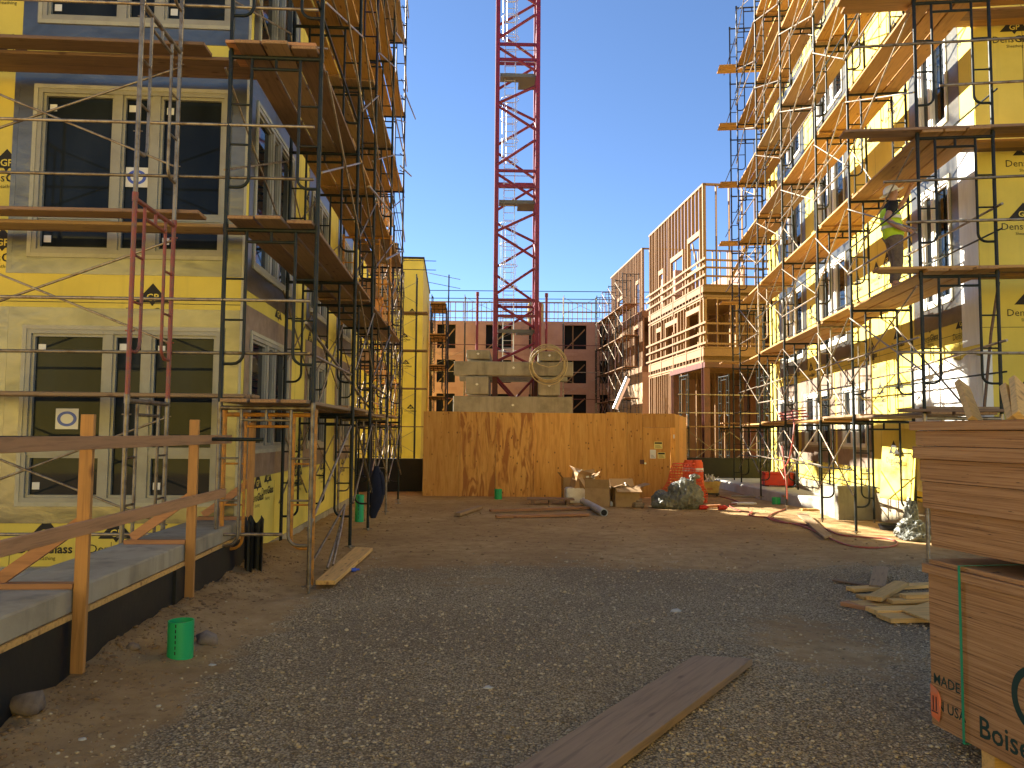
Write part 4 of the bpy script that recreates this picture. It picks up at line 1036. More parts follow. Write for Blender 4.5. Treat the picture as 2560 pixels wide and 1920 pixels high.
mb.add([fn(.76-.07, .33), fn(.76+.07, .33), fn(.76, .48)], [(0, 1, 2)]); mb.add([fn(.76-.056, .39), fn(.76+.056, .39), fn(.76, .52)], [(0, 1, 2)]); mb.add([fn(.745, .27), fn(.775, .27), fn(.775, .335), fn(.745, .335)], [(0, 1, 2, 3)])
mb.build('emblem', 'ink_green', BS)
mb = MB(); mb.add([fn(.0, .23), fn(.07, .21), fn(.088, .17), fn(.085, .07), fn(.066, .03), fn(.01, .05)], [(0, 1, 2, 3, 4, 5)])
for i in range(len(mb.v)): x, y, z = mb.v[i]; mb.v[i] = (x-.004-.006*(i % 2), y, z)
mb.m = 1
for k in range(2): mb.box(-.014, -.06+.024*k, .09, -.0125, -.052+.024*k, .17)
mb.box(-.014, -.068, .078, -.0125, -.018, .086)
mb.build('tag', ['tag_orange', 'steel_primer'], BS)
TS, zt = stack('plywood_stack', 'upper unstrapped stack of plywood sheets resting on the lettered stack', -.06, [(.22, .07, -.02), (.155, .035, .0), (.13, .03, .01), (.075, .0, .03), (.09, .015, .02), (.055, -.01, .04)], .10+zb+.075)
for k, y in enumerate((-.95, -2.0)): tag(MB().box(.02, y-.09, 0, 1.1, y, .074).build('spacer_block', 'lumber', None, (c0.x, c0.y, .10+zb), RZ), ('timber spacer between the two plywood stacks, nearer the strap', 'timber spacer between the two plywood stacks, farther from the strap')[k], 'block', 'stack spacers')
topz = .10+zb+.075+zt
def lean(px0, py0, px1, py1, w, Y0, Y1, label):
    a, b = at(px0, py0, Y0), at(px1, py1, Y1)
    mb = MB(); mb.beam((0, 0, 0), b-a, w, .038, up=(.25, -1, .3)); return tag(mb.build('offcut_board', 'lumber', None, a, bevel=.003), label, 'board', 'offcuts on the stack')
lean(2440, 1056, 2405, 962, .085, 4.2, 4.62, 'short orange offcut propped upright on top of the upper plywood stack')
lean(2556, 1050, 2545, 958, .10, 3.9, 4.3, 'short orange offcut leaning at the edge of the picture above the stack')
lean(2528, 1048, 2510, 965, .03, 3.95, 4.3, 'narrow dark offcut beside the other boards on the stack')

# ------------------------------------------------------------------ loose boards on the ground
def slab(pts, t, mat, label, name='board', cat='plank', z=0, group=None):
    pts = [Vector(p) for p in pts]; c = pts[0].copy(); c.z = 0
    ang = math.atan2((pts[1]-pts[0]).y, (pts[1]-pts[0]).x); Rm = Matrix.Rotation(-ang, 3, 'Z')
    mb = MB(); mb.prism([Rm @ (p-c) for p in pts], (0, 0, t))
    return tag(mb.build(name, mat, None, c, ang, bevel=.004), label, cat, group)
dl = Vector((.569, .822, 0)); A = gnd(1736, 1635, .08); B = gnd(1881, 1643, .08)
A.z = B.z = .02; 
slab([A-dl*4.3, A, B, B-dl*4.35], .052, 'plank_grey', 'long weathered grey plank lying across the gravel in front', 'board')
a, b, c_, d_ = gnd(789, 1452, .07), gnd(888, 1368, .07), gnd(932, 1370, .07), gnd(838, 1452, .07)
for p in (a, b, c_, d_): p.z = .025
slab([a, b, c_, d_], .05, 'lumber', 'clean orange plank lying on the dirt beside the shaded scaffold')
a, b, c_, d_ = gnd(1992, 1286, .04), gnd(2060, 1345, .04), gnd(2080, 1340, .04), gnd(2016, 1284, .04)
for p in (a, b, c_, d_): p.z = .02
slab([a, b, c_, d_], .04, 'plank_grey', 'pale dusty plank under the red hose loop')
def board(p, q, w, t, mat, label, z, group=None, name='board', tilt=0):
    p, q = Vector(p), Vector(q); p.z = q.z = 0; L = (q-p).length; ang = math.atan2((q-p).y, (q-p).x)
    mb = MB(); mb.box(0, -w/2, 0, L, w/2, t)
    me = mb.mesh(name, [mat, 'end_grain'], .004)
    o = link(name, me, None, (p.x, p.y, z), (0, tilt, ang)); return tag(o, label, 'board', group)
g = 'timber pile beside the plywood stack'
PIL = [((2085, 1452), (2240, 1478), .09, .02, 'plank_old', 'thin dark lath at the far tip of the timber pile', .03),
       ((2125, 1478), (2420, 1462), .14, .04, 'lumber', 'long timber at the back of the pile, reaching behind the plywood stack', .03),
       ((2150, 1498), (2430, 1490), .14, .04, 'lumber', 'timber in the second row of the pile under the crossing block', .045),
       ((2110, 1512), (2200, 1530), .14, .04, 'lumber_red', 'short dark reddish offcut at the tip of the timber pile', .02),
       ((2140, 1518), (2420, 1511), .20, .045, 'lumber', 'wide board in the middle of the pile with a skewed end', .02),
       ((2178, 1533), (2430, 1527), .20, .045, 'lumber', 'wide board in the pile, second from the front', .05),
       ((2208, 1551), (2440, 1546), .24, .045, 'lumber', 'wide clean board at the front of the timber pile', .03)]
for p, q, w, t, m, lab, z in PIL: board(gnd(*p, z), gnd(*q, z), w, t, m, lab, z, g)
board(gnd(2185, 1500, .1), gnd(2255, 1461, .1), .15, .045, 'lumber', 'short thick block lying across the top of the timber pile', .09, g)
board(gnd(2224, 1507, .08), gnd(2420, 1502, .08), .1, .04, 'lumber', 'narrow timber upon the pile, lower of the two with dark ends', .075, g)
board(gnd(2256, 1494, .12), gnd(2430, 1488, .12), .1, .04, 'lumber', 'narrow timber upon the pile, upper of the two with grey end', .115, g)
board(gnd(2193, 1470, .06), gnd(2203, 1422, .06), .17, .03, 'plank_grey', 'flat grey board poking out behind the timber pile', .06, g)
p0, p1 = gnd(2255, 1538, .05), gnd(2330, 1568, .05)
tag(MB().prism([(0, 0, 0), (p1.x-p0.x, p1.y-p0.y, 0), (p1.x-p0.x+1.2, p1.y-p0.y+.3, 0), (p1.x-p0.x+1.0, p1.y-p0.y+1.3, 0)], (0, 0, .018)).build('plywood_offcut', 'lumber', None, (p0.x, p0.y, .085)), 'triangular plywood offcut on the front of the timber pile', 'board', g)

for (p, q, w, t, m, lab, z) in (((1225, 1278), (1500, 1270), .14, .05, 'lumber_red', 'long reddish timber lying before the hoarding, farther of two', .03), ((1240, 1292), (1470, 1287), .16, .05, 'lumber_red', 'long reddish timber lying before the hoarding, nearer of two', .02), ((1143, 1287), (1200, 1268), .14, .07, 'plank_grey', 'short weathered grey block of timber on the dirt', .01)):
    board(gnd(*p), gnd(*q), w, t, m, lab, z-.04, 'timbers before the hoarding')
pal = thing('pallet', 'low timber pallet on the dirt in front of the white foam box', 'pallet', gnd(1318, 1262, -.05)); L = 1.2
MB().box(0, 0, .12, L, .5, .15).build('deck', 'plank_old', pal)
for x in (.1, .55, 1.0): MB().box(x, 0, 0, x+.09, .5, .119).build('bearer', 'plank_old', pal)
# grey pipe
a, b = gnd(1458, 1262, -.05), gnd(1510, 1292, -.05)
mb = MB(); dv = b-a; L = dv.length
mb.path([(0, 0, .09), dv*.5+Vector((0, 0, .09)), dv+Vector((0, 0, .09))], .088, 16); 
po = tag(mb.build('grey_pipe', 'grey_pipe', None, a), 'short grey pipe lying before the cardboard boxes', 'pipe')
MB().tube(dv+Vector((0, 0, .09)), dv*1.004+Vector((0, 0, .09)), .066, 16).build('bore_shade', 'unlit_interior', po)  # black disc on the capped end stands in for the shaded hollow
def stub(px0, px1, pyb, pyt, label, name='green_pipe'):
    p = gnd((px0+px1)/2, pyb, -.0); p.z = gz(p.x, p.y); r = (px1-px0)/2/F*p.y; h = (pyb-pyt)/F*p.y
    mb = MB(); n = 24
    mb.tube((0, 0, -.1), (0, 0, h), r, n, cap=False); mb.tube((0, 0, h), (0, 0, h*.3), r*.92, n, cap=False)
    ring = [(rr_*math.cos(2*PI*i/n), rr_*math.sin(2*PI*i/n), h) for rr_ in (r, r*.92) for i in range(n)]
    mb.add(ring, [(i, (i+1) % n, (i+1) % n+n, i+n) for i in range(n)])
    o = tag(mb.build(name, 'green_plastic', None, p), label, 'pipe', 'green drain stubs')
    bo = MB(); bo.add([(r*.92*math.cos(2*PI*i/n), r*.92*math.sin(2*PI*i/n), h*.8) for i in range(n)], [tuple(range(n))]); bo.build('fill', 'rock', o)
    tx = MB(); z = .12*h
    while z < h*.9: tx.box(-.004, -r-.0012, z, .004, -r+.002, z+h*.09); z += h*.15
    tx.build('print', 'print_black', o)
stub(419, 480, 1655, 1569, 'big green drain stub standing in the dirt by the low black wall')
stub(887, 909, 1304, 1238, 'tall green drain stub behind the shaded scaffold posts')
stub(1236, 1255, 1242, 1217, 'small green drain stub at the foot of the hoarding')
stub(1930, 1951, 1254, 1237, 'small green drain stub at the edge of the pavement')

# ------------------------------------------------------------------ boxes, bags, bins
def carton(loc, sx, sy, sz, rz, label, flaps=(.6, .5, .4, .7), fill=True, tilt=(0, 0)):
    t = thing('cardboard_box', label, 'box', loc, 0, 'cardboard boxes before the hoarding'); t.rotation_euler = (tilt[0], tilt[1], rz)
    w = .012; mb = MB(); mb.box(-sx/2, -sy/2, 0, sx/2, sy/2, w)
    mb.box(-sx/2, -sy/2, w, -sx/2+w, sy/2, sz); mb.box(sx/2-w, -sy/2, w, sx/2, sy/2, sz); mb.box(-sx/2+w, -sy/2, w, sx/2-w, -sy/2+w, sz); mb.box(-sx/2+w, sy/2-w, w, sx/2-w, sy/2, sz)
    mb.build('body', 'cardboard', t)
    for k, a in enumerate(flaps):
        if a is None: continue
        f = MB(); L = (sx, sy)[k % 2]; D = (sy, sx)[k % 2]*.48
        f.box(-L/2, 0, 0, L/2, D, .008)
        o = f.build('flap', 'cardboard', t, ((0, -sy/2, sz), (sx/2, 0, sz), (0, sy/2, sz), (-sx/2, 0, sz))[k]); o.rotation_euler = Matrix.Rotation((PI, -PI/2, 0, PI/2)[k], 3, 'Z').to_euler()
        o.rotation_euler = (Matrix.Rotation((PI, -PI/2, 0, PI/2)[k], 3, 'Z') @ Matrix.Rotation(a, 3, 'X')).to_euler()
    if fill:
        f = MB()
        for i in range(9):
            p = Vector((R.uniform(-.35, .35)*sx, R.uniform(-.35, .35)*sy, sz*R.uniform(.75, 1.05))); q = p+Vector((R.uniform(-.3, .3)*sx, R.uniform(-.3, .3)*sy, R.uniform(-.05, .1)))
            f.beam(p, q, .07, .02)
        f.build('scrap', 'white_foam' if fill == 2 else 'foil_dull', t)
    return t
gb = gz(1.6, 20.6)
mb = MB(); mb.box(0, 0, 0, .62, .5, .40)
fo = tag(mb.build('foam_box', 'white_foam', None, (at(1416, 1240, 20.3).x, 20.25, gz(1.7, 20.3)-.01), .06, bevel=.03, seg=2), 'white foam box on the ground, cardboard boxes piled on it', 'box')
carton((at(1424, 1240, 21.4).x, 21.45, gb-.02), .4, .35, .62, .1, 'tall cardboard box standing behind the white foam box', flaps=(None, .5, None, .9), fill=0)
carton((at(1445, 1200, 20.5).x, 20.5, gb+.39), .36, .34, .40, .35, 'tilted open cardboard box full of foam scraps on the white foam box', fill=2, tilt=(.15, .2))
carton((at(1472, 1205, 20.45).x, 20.45, gb+.38), .38, .34, .30, -.3, 'open cardboard box with spread flaps beside the tilted one', fill=2, tilt=(.25, -.15), flaps=(.5, .4, .9, .3))
carton((at(1494, 1262, 19.55).x+.03, 19.6, gz(2.1, 19.6)), .62, .5, .46, -.25, 'dented brown cardboard box with an open front, beside the grey pipe', flaps=(1.2, .3, .2, 1.0), fill=2)
carton((at(1553, 1262, 19.5).x+.1, 19.55, gz(2.7, 19.6)), .62, .5, .48, .12, 'brown cardboard box with a raised lid flap, right of the dented one', flaps=(-.4, .3, .9, .3), fill=1)
for k, (px, py, s_) in enumerate(((1508, 1262, .2), (1560, 1258, .22), (1588, 1264, .16))):
    p = gnd(px, py, -.05); mb = MB(); mb.box(-s_, -.12, 0, s_, .12, .13); mb.box(-s_*.5, -.1, .13, s_*.7, .1, .2)
    tag(mb.build('rubbish_pile', 'white_foam' if k < 2 else 'rock', None, (p.x, p.y-.3, gz(p.x, p.y)), .3*k, bevel=.03), ('crushed pale packaging at the foot of the dented box', 'crushed pale packaging under the lidded box', 'small grey rubble heap beside the lidded box')[k], 'rubbish')
def blob(name, mat, parts, label, cat, sub=3, amp=.12, fr=2.2, seed=0, loc=(0, 0, 0), group=None, fold=0):
    bm = bmesh.new()
    for (c, r, sq) in parts:
        q = bmesh.ops.create_icosphere(bm, subdivisions=sub, radius=1)
        for v in q['verts']:
            n = v.co.normalized(); k = 1+amp*noise.noise(n*fr+Vector((seed, c[0], c[1])))*2+amp*.5*noise.noise(n*fr*3+Vector((seed, 3, 1)))
            if fold: k += fold*(.5-abs(noise.noise(Vector((n.x*5, n.y*5, n.z*1.8))+Vector((seed, 7, c[2]))))*2.4)+fold*.5*(.5-abs(noise.noise(n*9+Vector((2, seed, 4))))*2.2)
            v.co = Vector((c[0]+n.x*r*sq[0]*k, c[1]+n.y*r*sq[1]*k, max(0, c[2]+n.z*r*sq[2]*k)))
    for f in bm.faces: f.smooth = True
    me = bpy.data.meshes.new(name); bm.to_mesh(me); bm.free(); me.materials.append(MATS[mat])
    return tag(link(name, me, None, loc), label, cat, group)
p = gnd(1722, 1275, -.04)
blob('rubbish_bag', 'bag_plastic', [((0, 0, .32), .42, (1.0, .8, .95)), ((-.25, .05, .2), .33, (1.2, .8, .7)), ((.12, .05, .45), .26, (.9, .8, .95)), ((.2, .0, .68), .09, (.8, .8, 1.4)), ((.24, .0, .80), .10, (1.3, 1.0, .6))], 'big grey-green plastic rubbish bag slumped on the dirt', 'bag', 5, .09, 1.6, 1, (p.x, p.y+.4, gz(p.x, p.y)-.02), fold=.16)
p = gnd(1662, 1270, -.04)
blob('rubbish_bag', 'bag_plastic', [((0, .1, .22), .25, (.95, .8, .85)), ((.02, -.12, .11), .26, (1.15, .8, .5))], 'smaller grey plastic bag bundle beside the big rubbish bag', 'bag', 5, .08, 1.8, 4, (p.x, p.y+.3, gz(p.x, p.y)-.02), fold=.14)
# orange netting: a leaning roll built of strands
def netting(label, base, w, h, lean_, rz, n=9, m=14):
    t = MB()
    def P(u, v): 
        r = .16+.05*math.sin(3*u+v*2); a = u*2*PI
        return Vector((w*(math.cos(a)*.5)*(1-.45*v)+.03*math.sin(v*9+u*6), .3*math.sin(a)*(1-.3*v), h*v)) + Vector((lean_*v, 0, 0))
    nu, nv = n*3-3, m
    for i in range(nu): t.path([P(i/nu+.015*math.sin(k*1.3), k/nv) for k in range(nv+1)], .006, 4)
    for k in range(nv+1): t.path([P(i/24, k/nv) for i in range(25)], .0085, 4)
    return tag(t.build('safety_netting', 'orange_mesh', None, base, rz), label, 'netting', 'orange netting rolls')
p = at(1690, 1200, 20.9); netting('orange safety netting heaped against the hoarding corner, sunlit edge', (p.x, 20.9, gz(p.x, 20.9)), 1.0, 1.05, .22, 0)
for k, px in enumerate((1722, 1743)):
    p = at(px, 1150, 21.5-.3*k); h = p.z-gz(p.x, 21.3)
    t = thing('traffic_drum', ('orange traffic drum with pale bands next to the netting', 'orange traffic drum farther from the hoarding, half behind netting')[k], 'drum', (p.x, 21.5-.3*k, gz(p.x, 21.3)), 0, 'orange drums')
    m = MB()
    for z0, z1, r0, r1 in ((0, .06, .26, .26), (.06, h*.95, .2, .15), (h*.95, h, .13, .12)): m.tube((0, 0, z0), (0, 0, z1), r0, 16, r2=r1)
    m.build('body', 'orange_mesh', t)
    for z in (.42, .72): MB().tube((0, 0, h*z), (0, 0, h*z+.1), .2-.05*z+.008, 16, False, r2=.2-.05*(z+.09)+.008).build('band', 'tag_orange' if z < .5 else 'white_foam', t)
p = at(1760, 1190, 20.6); netting('orange netting hung at the right of the drums', (p.x-.02, 21.0, gz(p.x, 21)), .35, .85, -.08, .3, 4, 12)
# yellow bin
p = gnd(1778, 1236, 0); YBn = thing('yellow_bin', 'yellow plastic crate on a dolly, heaped with scrap', 'bin', (p.x, p.y+.3, gz(p.x, p.y)), -.1)
m = MB(); m.add([(-.25, -.2, .1), (.25, -.2, .1), (.25, .2, .1), (-.25, .2, .1), (-.31, -.25, .42), (.31, -.25, .42), (.31, .25, .42), (-.31, .25, .42)], [(0, 3, 2, 1), (0, 1, 5, 4), (1, 2, 6, 5), (2, 3, 7, 6), (3, 0, 4, 7)]); m.box(-.33, -.27, .40, .33, -.245, .44); m.box(-.33, .245, .40, .33, .27, .44); m.box(.305, -.245, .4, .33, .245, .44); m.box(-.33, -.245, .4, -.305, .245, .44); m.build('crate', 'yellow_bin', YBn)
MB().box(-.28, -.22, .05, .28, .22, .098).build('dolly', 'black_rubber', YBn)
for x in (-.22, .22): MB().tube((x, -.2, .04), (x, -.16, .04), .04, 10).build('wheel', 'black_rubber', YBn)
m = MB()
for i in range(16):
    a = Vector((R.uniform(-.25, .25), R.uniform(-.18, .18), .38)); m.beam(a, a+Vector((R.uniform(-.3, .3), R.uniform(-.15, .15), R.uniform(.05, .28))), R.uniform(.03, .1), .015)
m.build('scrap', 'plastic_sheet', YBn)
m = MB(); m.box(-.08, -.254, .2, .08, -.272, .26).build('plate', 'lumber_red', YBn)
for k, (px, py) in enumerate(((1758, 1272), (1806, 1272))):
    p = gnd(px, py, -.03); m = MB(); m.tube((-.1, 0, .055), (.08, .02, .055), .055, 12); m.tube((.08, .02, .055), (.13, .02, .06), .025, 8)
    tag(m.build('red_can', 'red_plastic', None, (p.x, p.y, gz(p.x, p.y))), ('red plastic can lying beside the big rubbish bag', 'red plastic can lying alone right of the rubbish bag')[k], 'can', 'red cans')
m = MB(); p = gnd(1782, 1268, -.03); m.beam((-.2, 0, .04), (.2, .05, .06), .1, .07); tag(m.build('brown_offcut', 'lumber_red', None, (p.x, p.y, gz(p.x, p.y))), 'brown wood offcut between the two red cans', 'board')
# red toolbox
p = at(1943, 1195, 23.6); TBX = thing('tool_chest', 'red steel job-site tool chest on the pavement', 'tool chest', (p.x, 23.6, .22), -.1)
MB().box(-.42, -.25, .03, .42, .25, .36).build('body', 'red_plastic', TBX, bevel=.008); MB().box(-.435, -.265, .363, .435, .265, .43).build('lid', 'red_plastic', TBX, bevel=.012)
MB().box(-.42, -.25, 0, -.3, .25, .03).box(.3, -.25, 0, .42, .25, .03).build('skid', 'black_rubber', TBX)
p = gnd(1985, 1254, 0); m = MB(); m.box(-.22, -.1, 0, .22, .1, .14); m.box(-.2, -.1, .14, .24, .08, .2); m.box(-.3, -.14, .2, .28, .1, .235)
tag(m.build('timber_blocks', 'lumber_red', None, (p.x, p.y, gz(p.x, p.y)), -.1, bevel=.004), 'short stack of reddish timber blocks by the pavement edge', 'blocks')
for k, (px, py, s_) in enumerate(((1872, 1236, .5), (2023, 1270, .2), (2110, 1276, .16), (1860, 1254, .3))):
    p = gnd(px, py, 0); tag(MB().box(-s_, -.12, 0, s_, .12, .05).build('offcut_board', ('concrete', 'lumber', 'lumber', 'white_foam')[k], None, (p.x, p.y, gz(p.x, p.y)), .1*k-.2, bevel=.01), ('pale sole board under the far scaffold feet', 'small wood scrap near the pavement corner', 'small wood scrap by the planter wall', 'flat white scrap on the sunlit dirt')[k], 'offcut')
# red hose
def smooth(pts, n=8):
    P = [pts[0]]+pts+[pts[-1]]; out = []
    for i in range(1, len(P)-2):
        for k in range(n):
            t = k/n; a, b, c, d = P[i-1:i+3]
            out.append(.5*((2*b)+(c-a)*t+(2*a-5*b+4*c-d)*t*t+(3*b-a-3*c+d)*t**3))
    return out+[pts[-1]]
def gp(px, py, dz=.02): 
    p = gnd(px, py); p.z = gz(p.x, p.y)+dz; return p
h1 = [gp(*q) for q in ((1800, 1236), (1838, 1246), (1845, 1254), (1822, 1258), (1845, 1272), (1880, 1278), (1872, 1284), (1890, 1290), (1922, 1292), (1958, 1303), (2010, 1318), (2060, 1342), (2110, 1362), (2160, 1372), (2215, 1372), (2243, 1362), (2225, 1352), (2160, 1346), (2100, 1340), (2060, 1322), (2010, 1312), (1960, 1306), (1930, 1298), (1921, 1291), (1935, 1280), (1958, 1270), (1967, 1262))]
q = at(1967, 1200, 18.6); h1 += [Vector((q.x, 18.6, .45)), Vector((q.x-.01, 18.7, 1.0)), Vector((q.x, 18.9, 1.5))]
tag(MB().path(smooth(h1), .016, 6).build('air_hose', 'hose_red'), 'red air hose looping over the dirt and up a scaffold leg', 'hose')
h2 = [SR.M @ Vector((.3+.22*math.cos(t), 8.6+1.1*math.sin(t)+.1*t*.2, .02+H+.11+.012*t)) for t in [k*.5 for k in range(40)]] + [SR.M @ Vector((-.05, 7.2, 2.0)), SR.M @ Vector((-.08, 7.6, 1.2)), SR.M @ Vector((-.1, 8.3, .9))]
tag(MB().path(smooth(h2, 3), .018, 6).build('air_hose', 'hose_red'), 'red hose coiled on the lowest deck of the sunlit scaffold', 'hose')
# black pan, clear plastic heap, jacket, felt roll, rocks
p = gnd(2231, 1322); m = MB(); n = 24
prof = [(.20, 0), (.24, .10), (.26, .10), (.22, -.005)]
vs = [(r_*math.cos(2*PI*i/n), r_*math.sin(2*PI*i/n)*.9, z) for r_, z in prof for i in range(n)]
m.add(vs, [(k*n+i, k*n+(i+1) % n, (k+1)*n+(i+1) % n, (k+1)*n+i) for k in range(3) for i in range(n)], True); m.add([(.2*math.cos(2*PI*i/n), .18*math.sin(2*PI*i/n), .01) for i in range(n)], [tuple(range(n))])
tag(m.build('rubber_pan', 'black_rubber', None, (p.x, p.y, gz(p.x, p.y))), 'round black rubber pan on the dirt by the building corner', 'pan')
p = gnd(2300, 1352); blob('plastic_heap', 'bag_plastic', [((0, .1, .14), .24, (1.1, .9, .8)), ((.12, .35, .34), .2, (.6, .6, 1.5)), ((-.05, -.15, .06), .22, (1.1, .8, .4))], 'crumpled clear plastic sheeting piled beside the plywood stack', 'plastic', 5, .16, 1.8, 9, (p.x, p.y+.15, gz(p.x, p.y)), fold=.2)
jp = at(942, 1165, 14.1)
m = MB(); hgt = 1.02
rows = [(0, .03, .03), (.08, .07, .05), (.2, .11, .08), (.38, .145, .09), (.55, .15, .09), (.66, .13, .08), (.72, .10, .07), (.84, .085, .055), (.94, .05, .03)]
pts = []
for z, a_, b_ in rows:
    pts.append([(a_*math.cos(2*PI*i/14)*(1+.12*math.sin(5*i+z*7))-(0.04 if z > .75 else 0)*1.2, b_*math.sin(2*PI*i/14)*(1+.15*math.cos(3*i+z*9)), -z) for i in range(14)])
m.add([v for r_ in pts for v in r_], [(k*14+i, k*14+(i+1) % 14, (k+1)*14+(i+1) % 14, (k+1)*14+i) for k in range(len(rows)-1) for i in range(14)], True)
JK = tag(m.build('jacket', 'navy_cloth', None, jp), 'navy jacket hanging from a brace of the shaded scaffold', 'jacket')
MB().path([(.06, 0, -.12), (.125, -.02, -.32), (.13, -.02, -.52)], lambda t: .05-.012*t, 8).build('sleeve', 'navy_cloth', JK)
p = gnd(632, 1452); m = MB()
N = 20
for k in range(N):
    a0, a1 = [.3+4.6*q/N for q in (k, k+1)]
    r0, r1 = .09+.012*math.sin(k*2), .09+.012*math.sin(k*2+2)
    m.add([(r0*math.cos(a0), r0*math.sin(a0), 0), (r1*math.cos(a1), r1*math.sin(a1), 0), (r1*math.cos(a1)*1.1, r1*math.sin(a1), .62+.05*math.sin(k)), (r0*math.cos(a0)*1.1, r0*math.sin(a0), .62+.05*math.sin(k-1))], [(0, 1, 2, 3)], True)
tag(m.build('felt_roll', 'black_membrane', None, (p.x, p.y, gz(p.x, p.y)-.03)), 'torn black membrane roll standing at the shaded building corner', 'roll')
for k, (px, py, s_, lab) in enumerate(((72, 1805, .10, 'round brown rock at the foot of the low black wall'), (515, 1620, .085, 'angular grey rock beside the big green stub'), (330, 1655, .05, 'small rock on the dirt bank near the timber post'), (205, 1850, .025, 'small pale stone on the bare dirt'), (1220, 1717, .03, 'flat white stone on the grey gravel'), (530, 1668, .025, 'pale flat stone below the big green stub'), (1690, 1528, .05, 'pale flat stone on the gravel near the timber pile'))):
    p = gnd(px, py); blob('rock' if k < 3 else 'stone', 'rock' if k < 3 else 'concrete_pale', [((0, 0, s_*.4), s_, (1.1, .8, .8 if k < 3 else .4))], lab, 'rock', 2, .25, 1.6, k, (p.x, p.y, gz(p.x, p.y)-.01))
p = gnd(878, 1430); tag(MB().tube((0, 0, .03), (.05, .03, .03), .025, 10).tube((.05, .03, .03), (.09, .054, .03), .012, 8).build('bottle', 'blue_plastic', None, (p.x, p.y, gz(p.x, p.y))), 'small blue bottle beside the clean orange plank', 'bottle')
# loose cross braces leaning
g3 = 'loose braces leaning on the shaded scaffold'
for (a, b, ya, yb, lab) in (((768, 1428), (862, 1262), 9.2, 11.4, 'loose galvanised brace leaning low against the shaded scaffold'), ((832, 1412), (862, 1262), 9.7, 11.45, 'bent galvanised brace standing beside the leaning one'), ((818, 1420), (856, 1290), 9.5, 11.4, 'shortest galvanised brace in the leaning bundle')):
    A_, B_ = at(*a, ya), at(*b, yb); A_.z = max(A_.z, gz(A_.x, A_.y)); tag(MB().path([A_, A_.lerp(B_, .5)+Vector((.02, 0, .03)), B_], .017, 6).build('loose_brace', 'galvanised'), lab, 'brace', g3)
# spare sheathing board leaning under the deck
p, q = at(2199, 1244, 15.1), at(2283, 1257, 13.7)
m = MB(); up = Vector((.10, 0, 1.32)); m.prism([p, q, q+up, p+up], (.013, .002, 0))
SB = tag(m.build('sheathing_board', 'sheathing'), 'spare gold sheathing board leaning under the lowest deck of the sunlit scaffold', 'board')
dirb = (q-p).normalized()
lo = link('printed_logo', LOGO, SB, p.lerp(q, .5)+Vector((0, 0, .72))+up*.03-Vector((.02, .01, 0)), None); lo.rotation_euler = (0, -.0, math.atan2(dirb.y, dirb.x))
tag(MB().path([at(2497, 705, 11.3), at(2478, 830, 11.2), at(2460, 1030, 11.1)], .02, 6).build('hanging_strap', 'plank_old'), 'thin brown strip hanging down the front corner of the sunlit building', 'strip')

# ------------------------------------------------------------------ worker
def skin_obj(name, verts, edges, mat, parent, sub=2):
    me = bpy.data.meshes.new(name); me.from_pydata([v[:3] for v in verts], edges, []); me.materials.append(MATS[mat])
    o = link(name, me, parent); md = o.modifiers.new('Skin', 'SKIN'); md.use_smooth_shade = True
    for i, v in enumerate(verts):
        sv = me.skin_vertices[0].data[i]; r = v[3]; sv.radius = r if isinstance(r, tuple) else (r, r); sv.use_root = (i == 0)
    m2 = o.modifiers.new('Subsurf', 'SUBSURF'); m2.levels = sub; m2.render_levels = sub
    return o
wp = Vector((6.40, 12.75, 2*H+.11+.02))
PS = thing('person', 'worker in white wide-brim hard hat and yellow-green vest on the sunlit scaffold', 'person', wp, RZR)
# local axes: +x to the wall, -y to the camera, z up
V = [(0, 0, .93, (.10, .10)), (-.03, 0, 1.12, (.115, .10)), (-.06, 0, 1.30, (.16, .12)), (-.05, 0, 1.43, (.10, .10)), (-.02, 0, 1.50, .055), (.0, 0, 1.56, (.062, .062)), (.01, 0, 1.66, (.085, .08)), (.0, 0, 1.73, (.07, .07)),
     (-.06, -.19, 1.41, .062), (-.21, -.26, 1.16, .048), (-.02, -.24, 1.02, .042), (.10, -.18, .99, .034), (.16, -.15, .98, .038),
     (-.03, .18, 1.42, .062), (.16, .22, 1.42, .048), (.30, .22, 1.66, .04), (.35, .20, 1.78, .032), (.37, .19, 1.85, .036),
     (.0, -.08, .86, .06), (.03, -.11, .48, .055), (-.03, -.11, .09, .05), (.10, -.12, .05, .045),
     (.01, .08, .86, .06), (.06, .11, .48, .055), (.02, .12, .09, .05), (.15, .12, .05, .045)]
E = [(0, 1), (1, 2), (2, 3), (3, 4), (4, 5), (5, 6), (6, 7), (3, 8), (8, 9), (9, 10), (10, 11), (11, 12), (3, 13), (13, 14), (14, 15), (15, 16), (16, 17), (0, 18), (18, 19), (19, 20), (20, 21), (0, 22), (22, 23), (23, 24), (24, 25)]
def fingers(base, d, sp, curl, E, V, root):
    for k in range(4):
        i = len(V); o = Vector(base)+sp*(k-1.5)*.019; L = (.035, .042, .04, .032)[k]
        V.append((*o, .009)); V.append((*(o+d*L), .0085)); V.append((*(o+d*L*1.6+curl*L*.7), .008)); E.extend([(i, i+1), (i+1, i+2)])
bod = skin_obj('body', V, E, 'skin', PS)
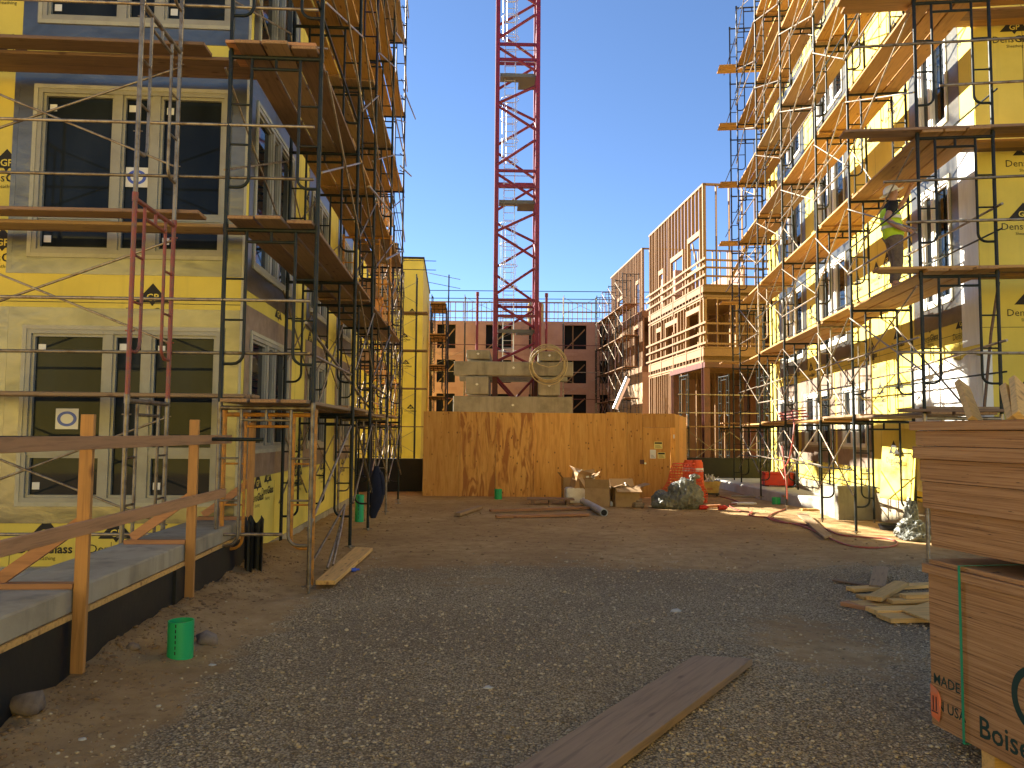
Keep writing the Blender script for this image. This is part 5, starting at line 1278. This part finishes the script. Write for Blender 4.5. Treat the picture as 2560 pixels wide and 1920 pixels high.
for nm, base, d, sp, curl, th in (('hand', Vector((.18, -.15, .98)), Vector((.9, .1, -.1)).normalized(), Vector((0, .6, .8)).normalized(), Vector((.2, .5, -.8)), Vector((.1, .3, .9))), ('hand', Vector((.375, .19, 1.88)), Vector((.25, 0, .95)).normalized(), Vector((.4, .9, 0)).normalized(), Vector((.9, 0, .1)), Vector((.6, -.7, .3)))):
    v2 = [(*(base-d*.05), .03), (*base, (.034, .02))]; e2 = [(0, 1)]
    for k in range(4):
        i = len(v2); o = base+sp*(k-1.5)*.021+d*.02; L = (.036, .044, .041, .032)[k]
        v2 += [(*o, .0095), (*(o+d*L), .009), (*(o+d*L*1.5+curl*L*.6), .008)]; e2 += [(1, i), (i, i+1), (i+1, i+2)]
    i = len(v2); v2 += [(*(base-d*.02+th*.035), .011), (*(base+d*.015+th*.06), .009)]; e2 += [(0, i), (i, i+1)]
    skin_obj(nm, v2, e2, 'skin', bod, 1)
skin_obj('shirt', [(-.01, 0, .92, (.142, .13)), (-.03, 0, 1.08, (.146, .126)), (-.06, 0, 1.30, (.168, .13)), (-.05, 0, 1.43, (.112, .11)), (-.025, 0, 1.485, .068), (-.06, -.19, 1.41, .076), (-.155, -.235, 1.25, .066), (-.03, .18, 1.42, .076), (.11, .21, 1.42, .066)], [(0, 1), (1, 2), (2, 3), (3, 4), (3, 5), (5, 6), (3, 7), (7, 8)], 'black_cloth', PS)
skin_obj('vest', [(.0, 0, .84, (.17, .16)), (-.0, 0, .97, (.185, .175)), (-.03, 0, 1.14, (.175, .158)), (-.06, 0, 1.31, (.186, .148)), (-.055, 0, 1.42, (.135, .125))], [(0, 1), (1, 2), (2, 3), (3, 4)], 'vest', PS)
sb = MB()
for z, r0 in ((1.06, .188), (1.22, .194)):
    n = 24; sb.add([(-.035+(r0*.84)*math.cos(2*PI*i/n), (r0)*math.sin(2*PI*i/n), z+dz_) for dz_ in (-.025, .025) for i in range(n)], [(i, (i+1) % n, (i+1) % n+n, i+n) for i in range(n)], True)
sb.build('reflective_band', 'white_foam', PS)
skin_obj('trousers', [(0, 0, 1.0, (.15, .14)), (.0, -.10, .84, .115), (.03, -.11, .48, .085), (-.03, -.11, .12, .075), (.01, .10, .84, .115), (.06, .11, .48, .085), (.02, .12, .12, .075)], [(0, 1), (1, 2), (2, 3), (0, 4), (4, 5), (5, 6)], 'trousers', PS)
for s_, x in ((-1, -.03), (1, .02)):
    skin_obj('boot', [(x-.02, s_*.115, .09, .062), (x+.04, s_*.117, .05, .055), (x+.15, s_*.12, .04, .045)], [(0, 1), (1, 2)], 'black_rubber', PS, 1)
ht = MB(); n = 20; prof = [(.0, .13), (.06, .122), (.105, .085), (.125, .03), (.128, 0), (.20, -.012), (.205, -.004)]
vs = [(r_*math.cos(2*PI*i/n), r_*.92*math.sin(2*PI*i/n), z) for r_, z in prof for i in range(n)]
ht.add(vs, [(k*n+i, k*n+(i+1) % n, (k+1)*n+(i+1) % n, (k+1)*n+i) for k in range(len(prof)-1) for i in range(n)], True)
h = ht.build('hard_hat', 'hard_hat', PS, (-.02, 0, 1.675)); h.rotation_euler = (0, -.38, 0)
fc = MB(); fc.add([(.082, -.012, 1.63), (.082, .012, 1.63), (.105, 0, 1.625), (.085, 0, 1.665)], [(0, 1, 2), (0, 2, 3), (1, 3, 2)]); fc.build('nose', 'skin', bod)
fc = MB()
for s_ in (-1, 1): fc.tube((.078, s_*.032, 1.668), (.088, s_*.032, 1.668), .010, 8); fc.box(.01, s_*.083-.008, 1.63, .04, s_*.083+.008, 1.69) if False else None
fc.box(.082, -.022, 1.595, .09, .022, 1.602); fc.build('eyes_and_mouth', 'black_cloth', bod)
for s_ in (-1, 1): MB().tube((.0, s_*.075, 1.65), (.0, s_*.092, 1.65), .028, 10).build('ear', 'skin', bod)
print('planks', NPL, 'objects', len(bpy.data.objects))
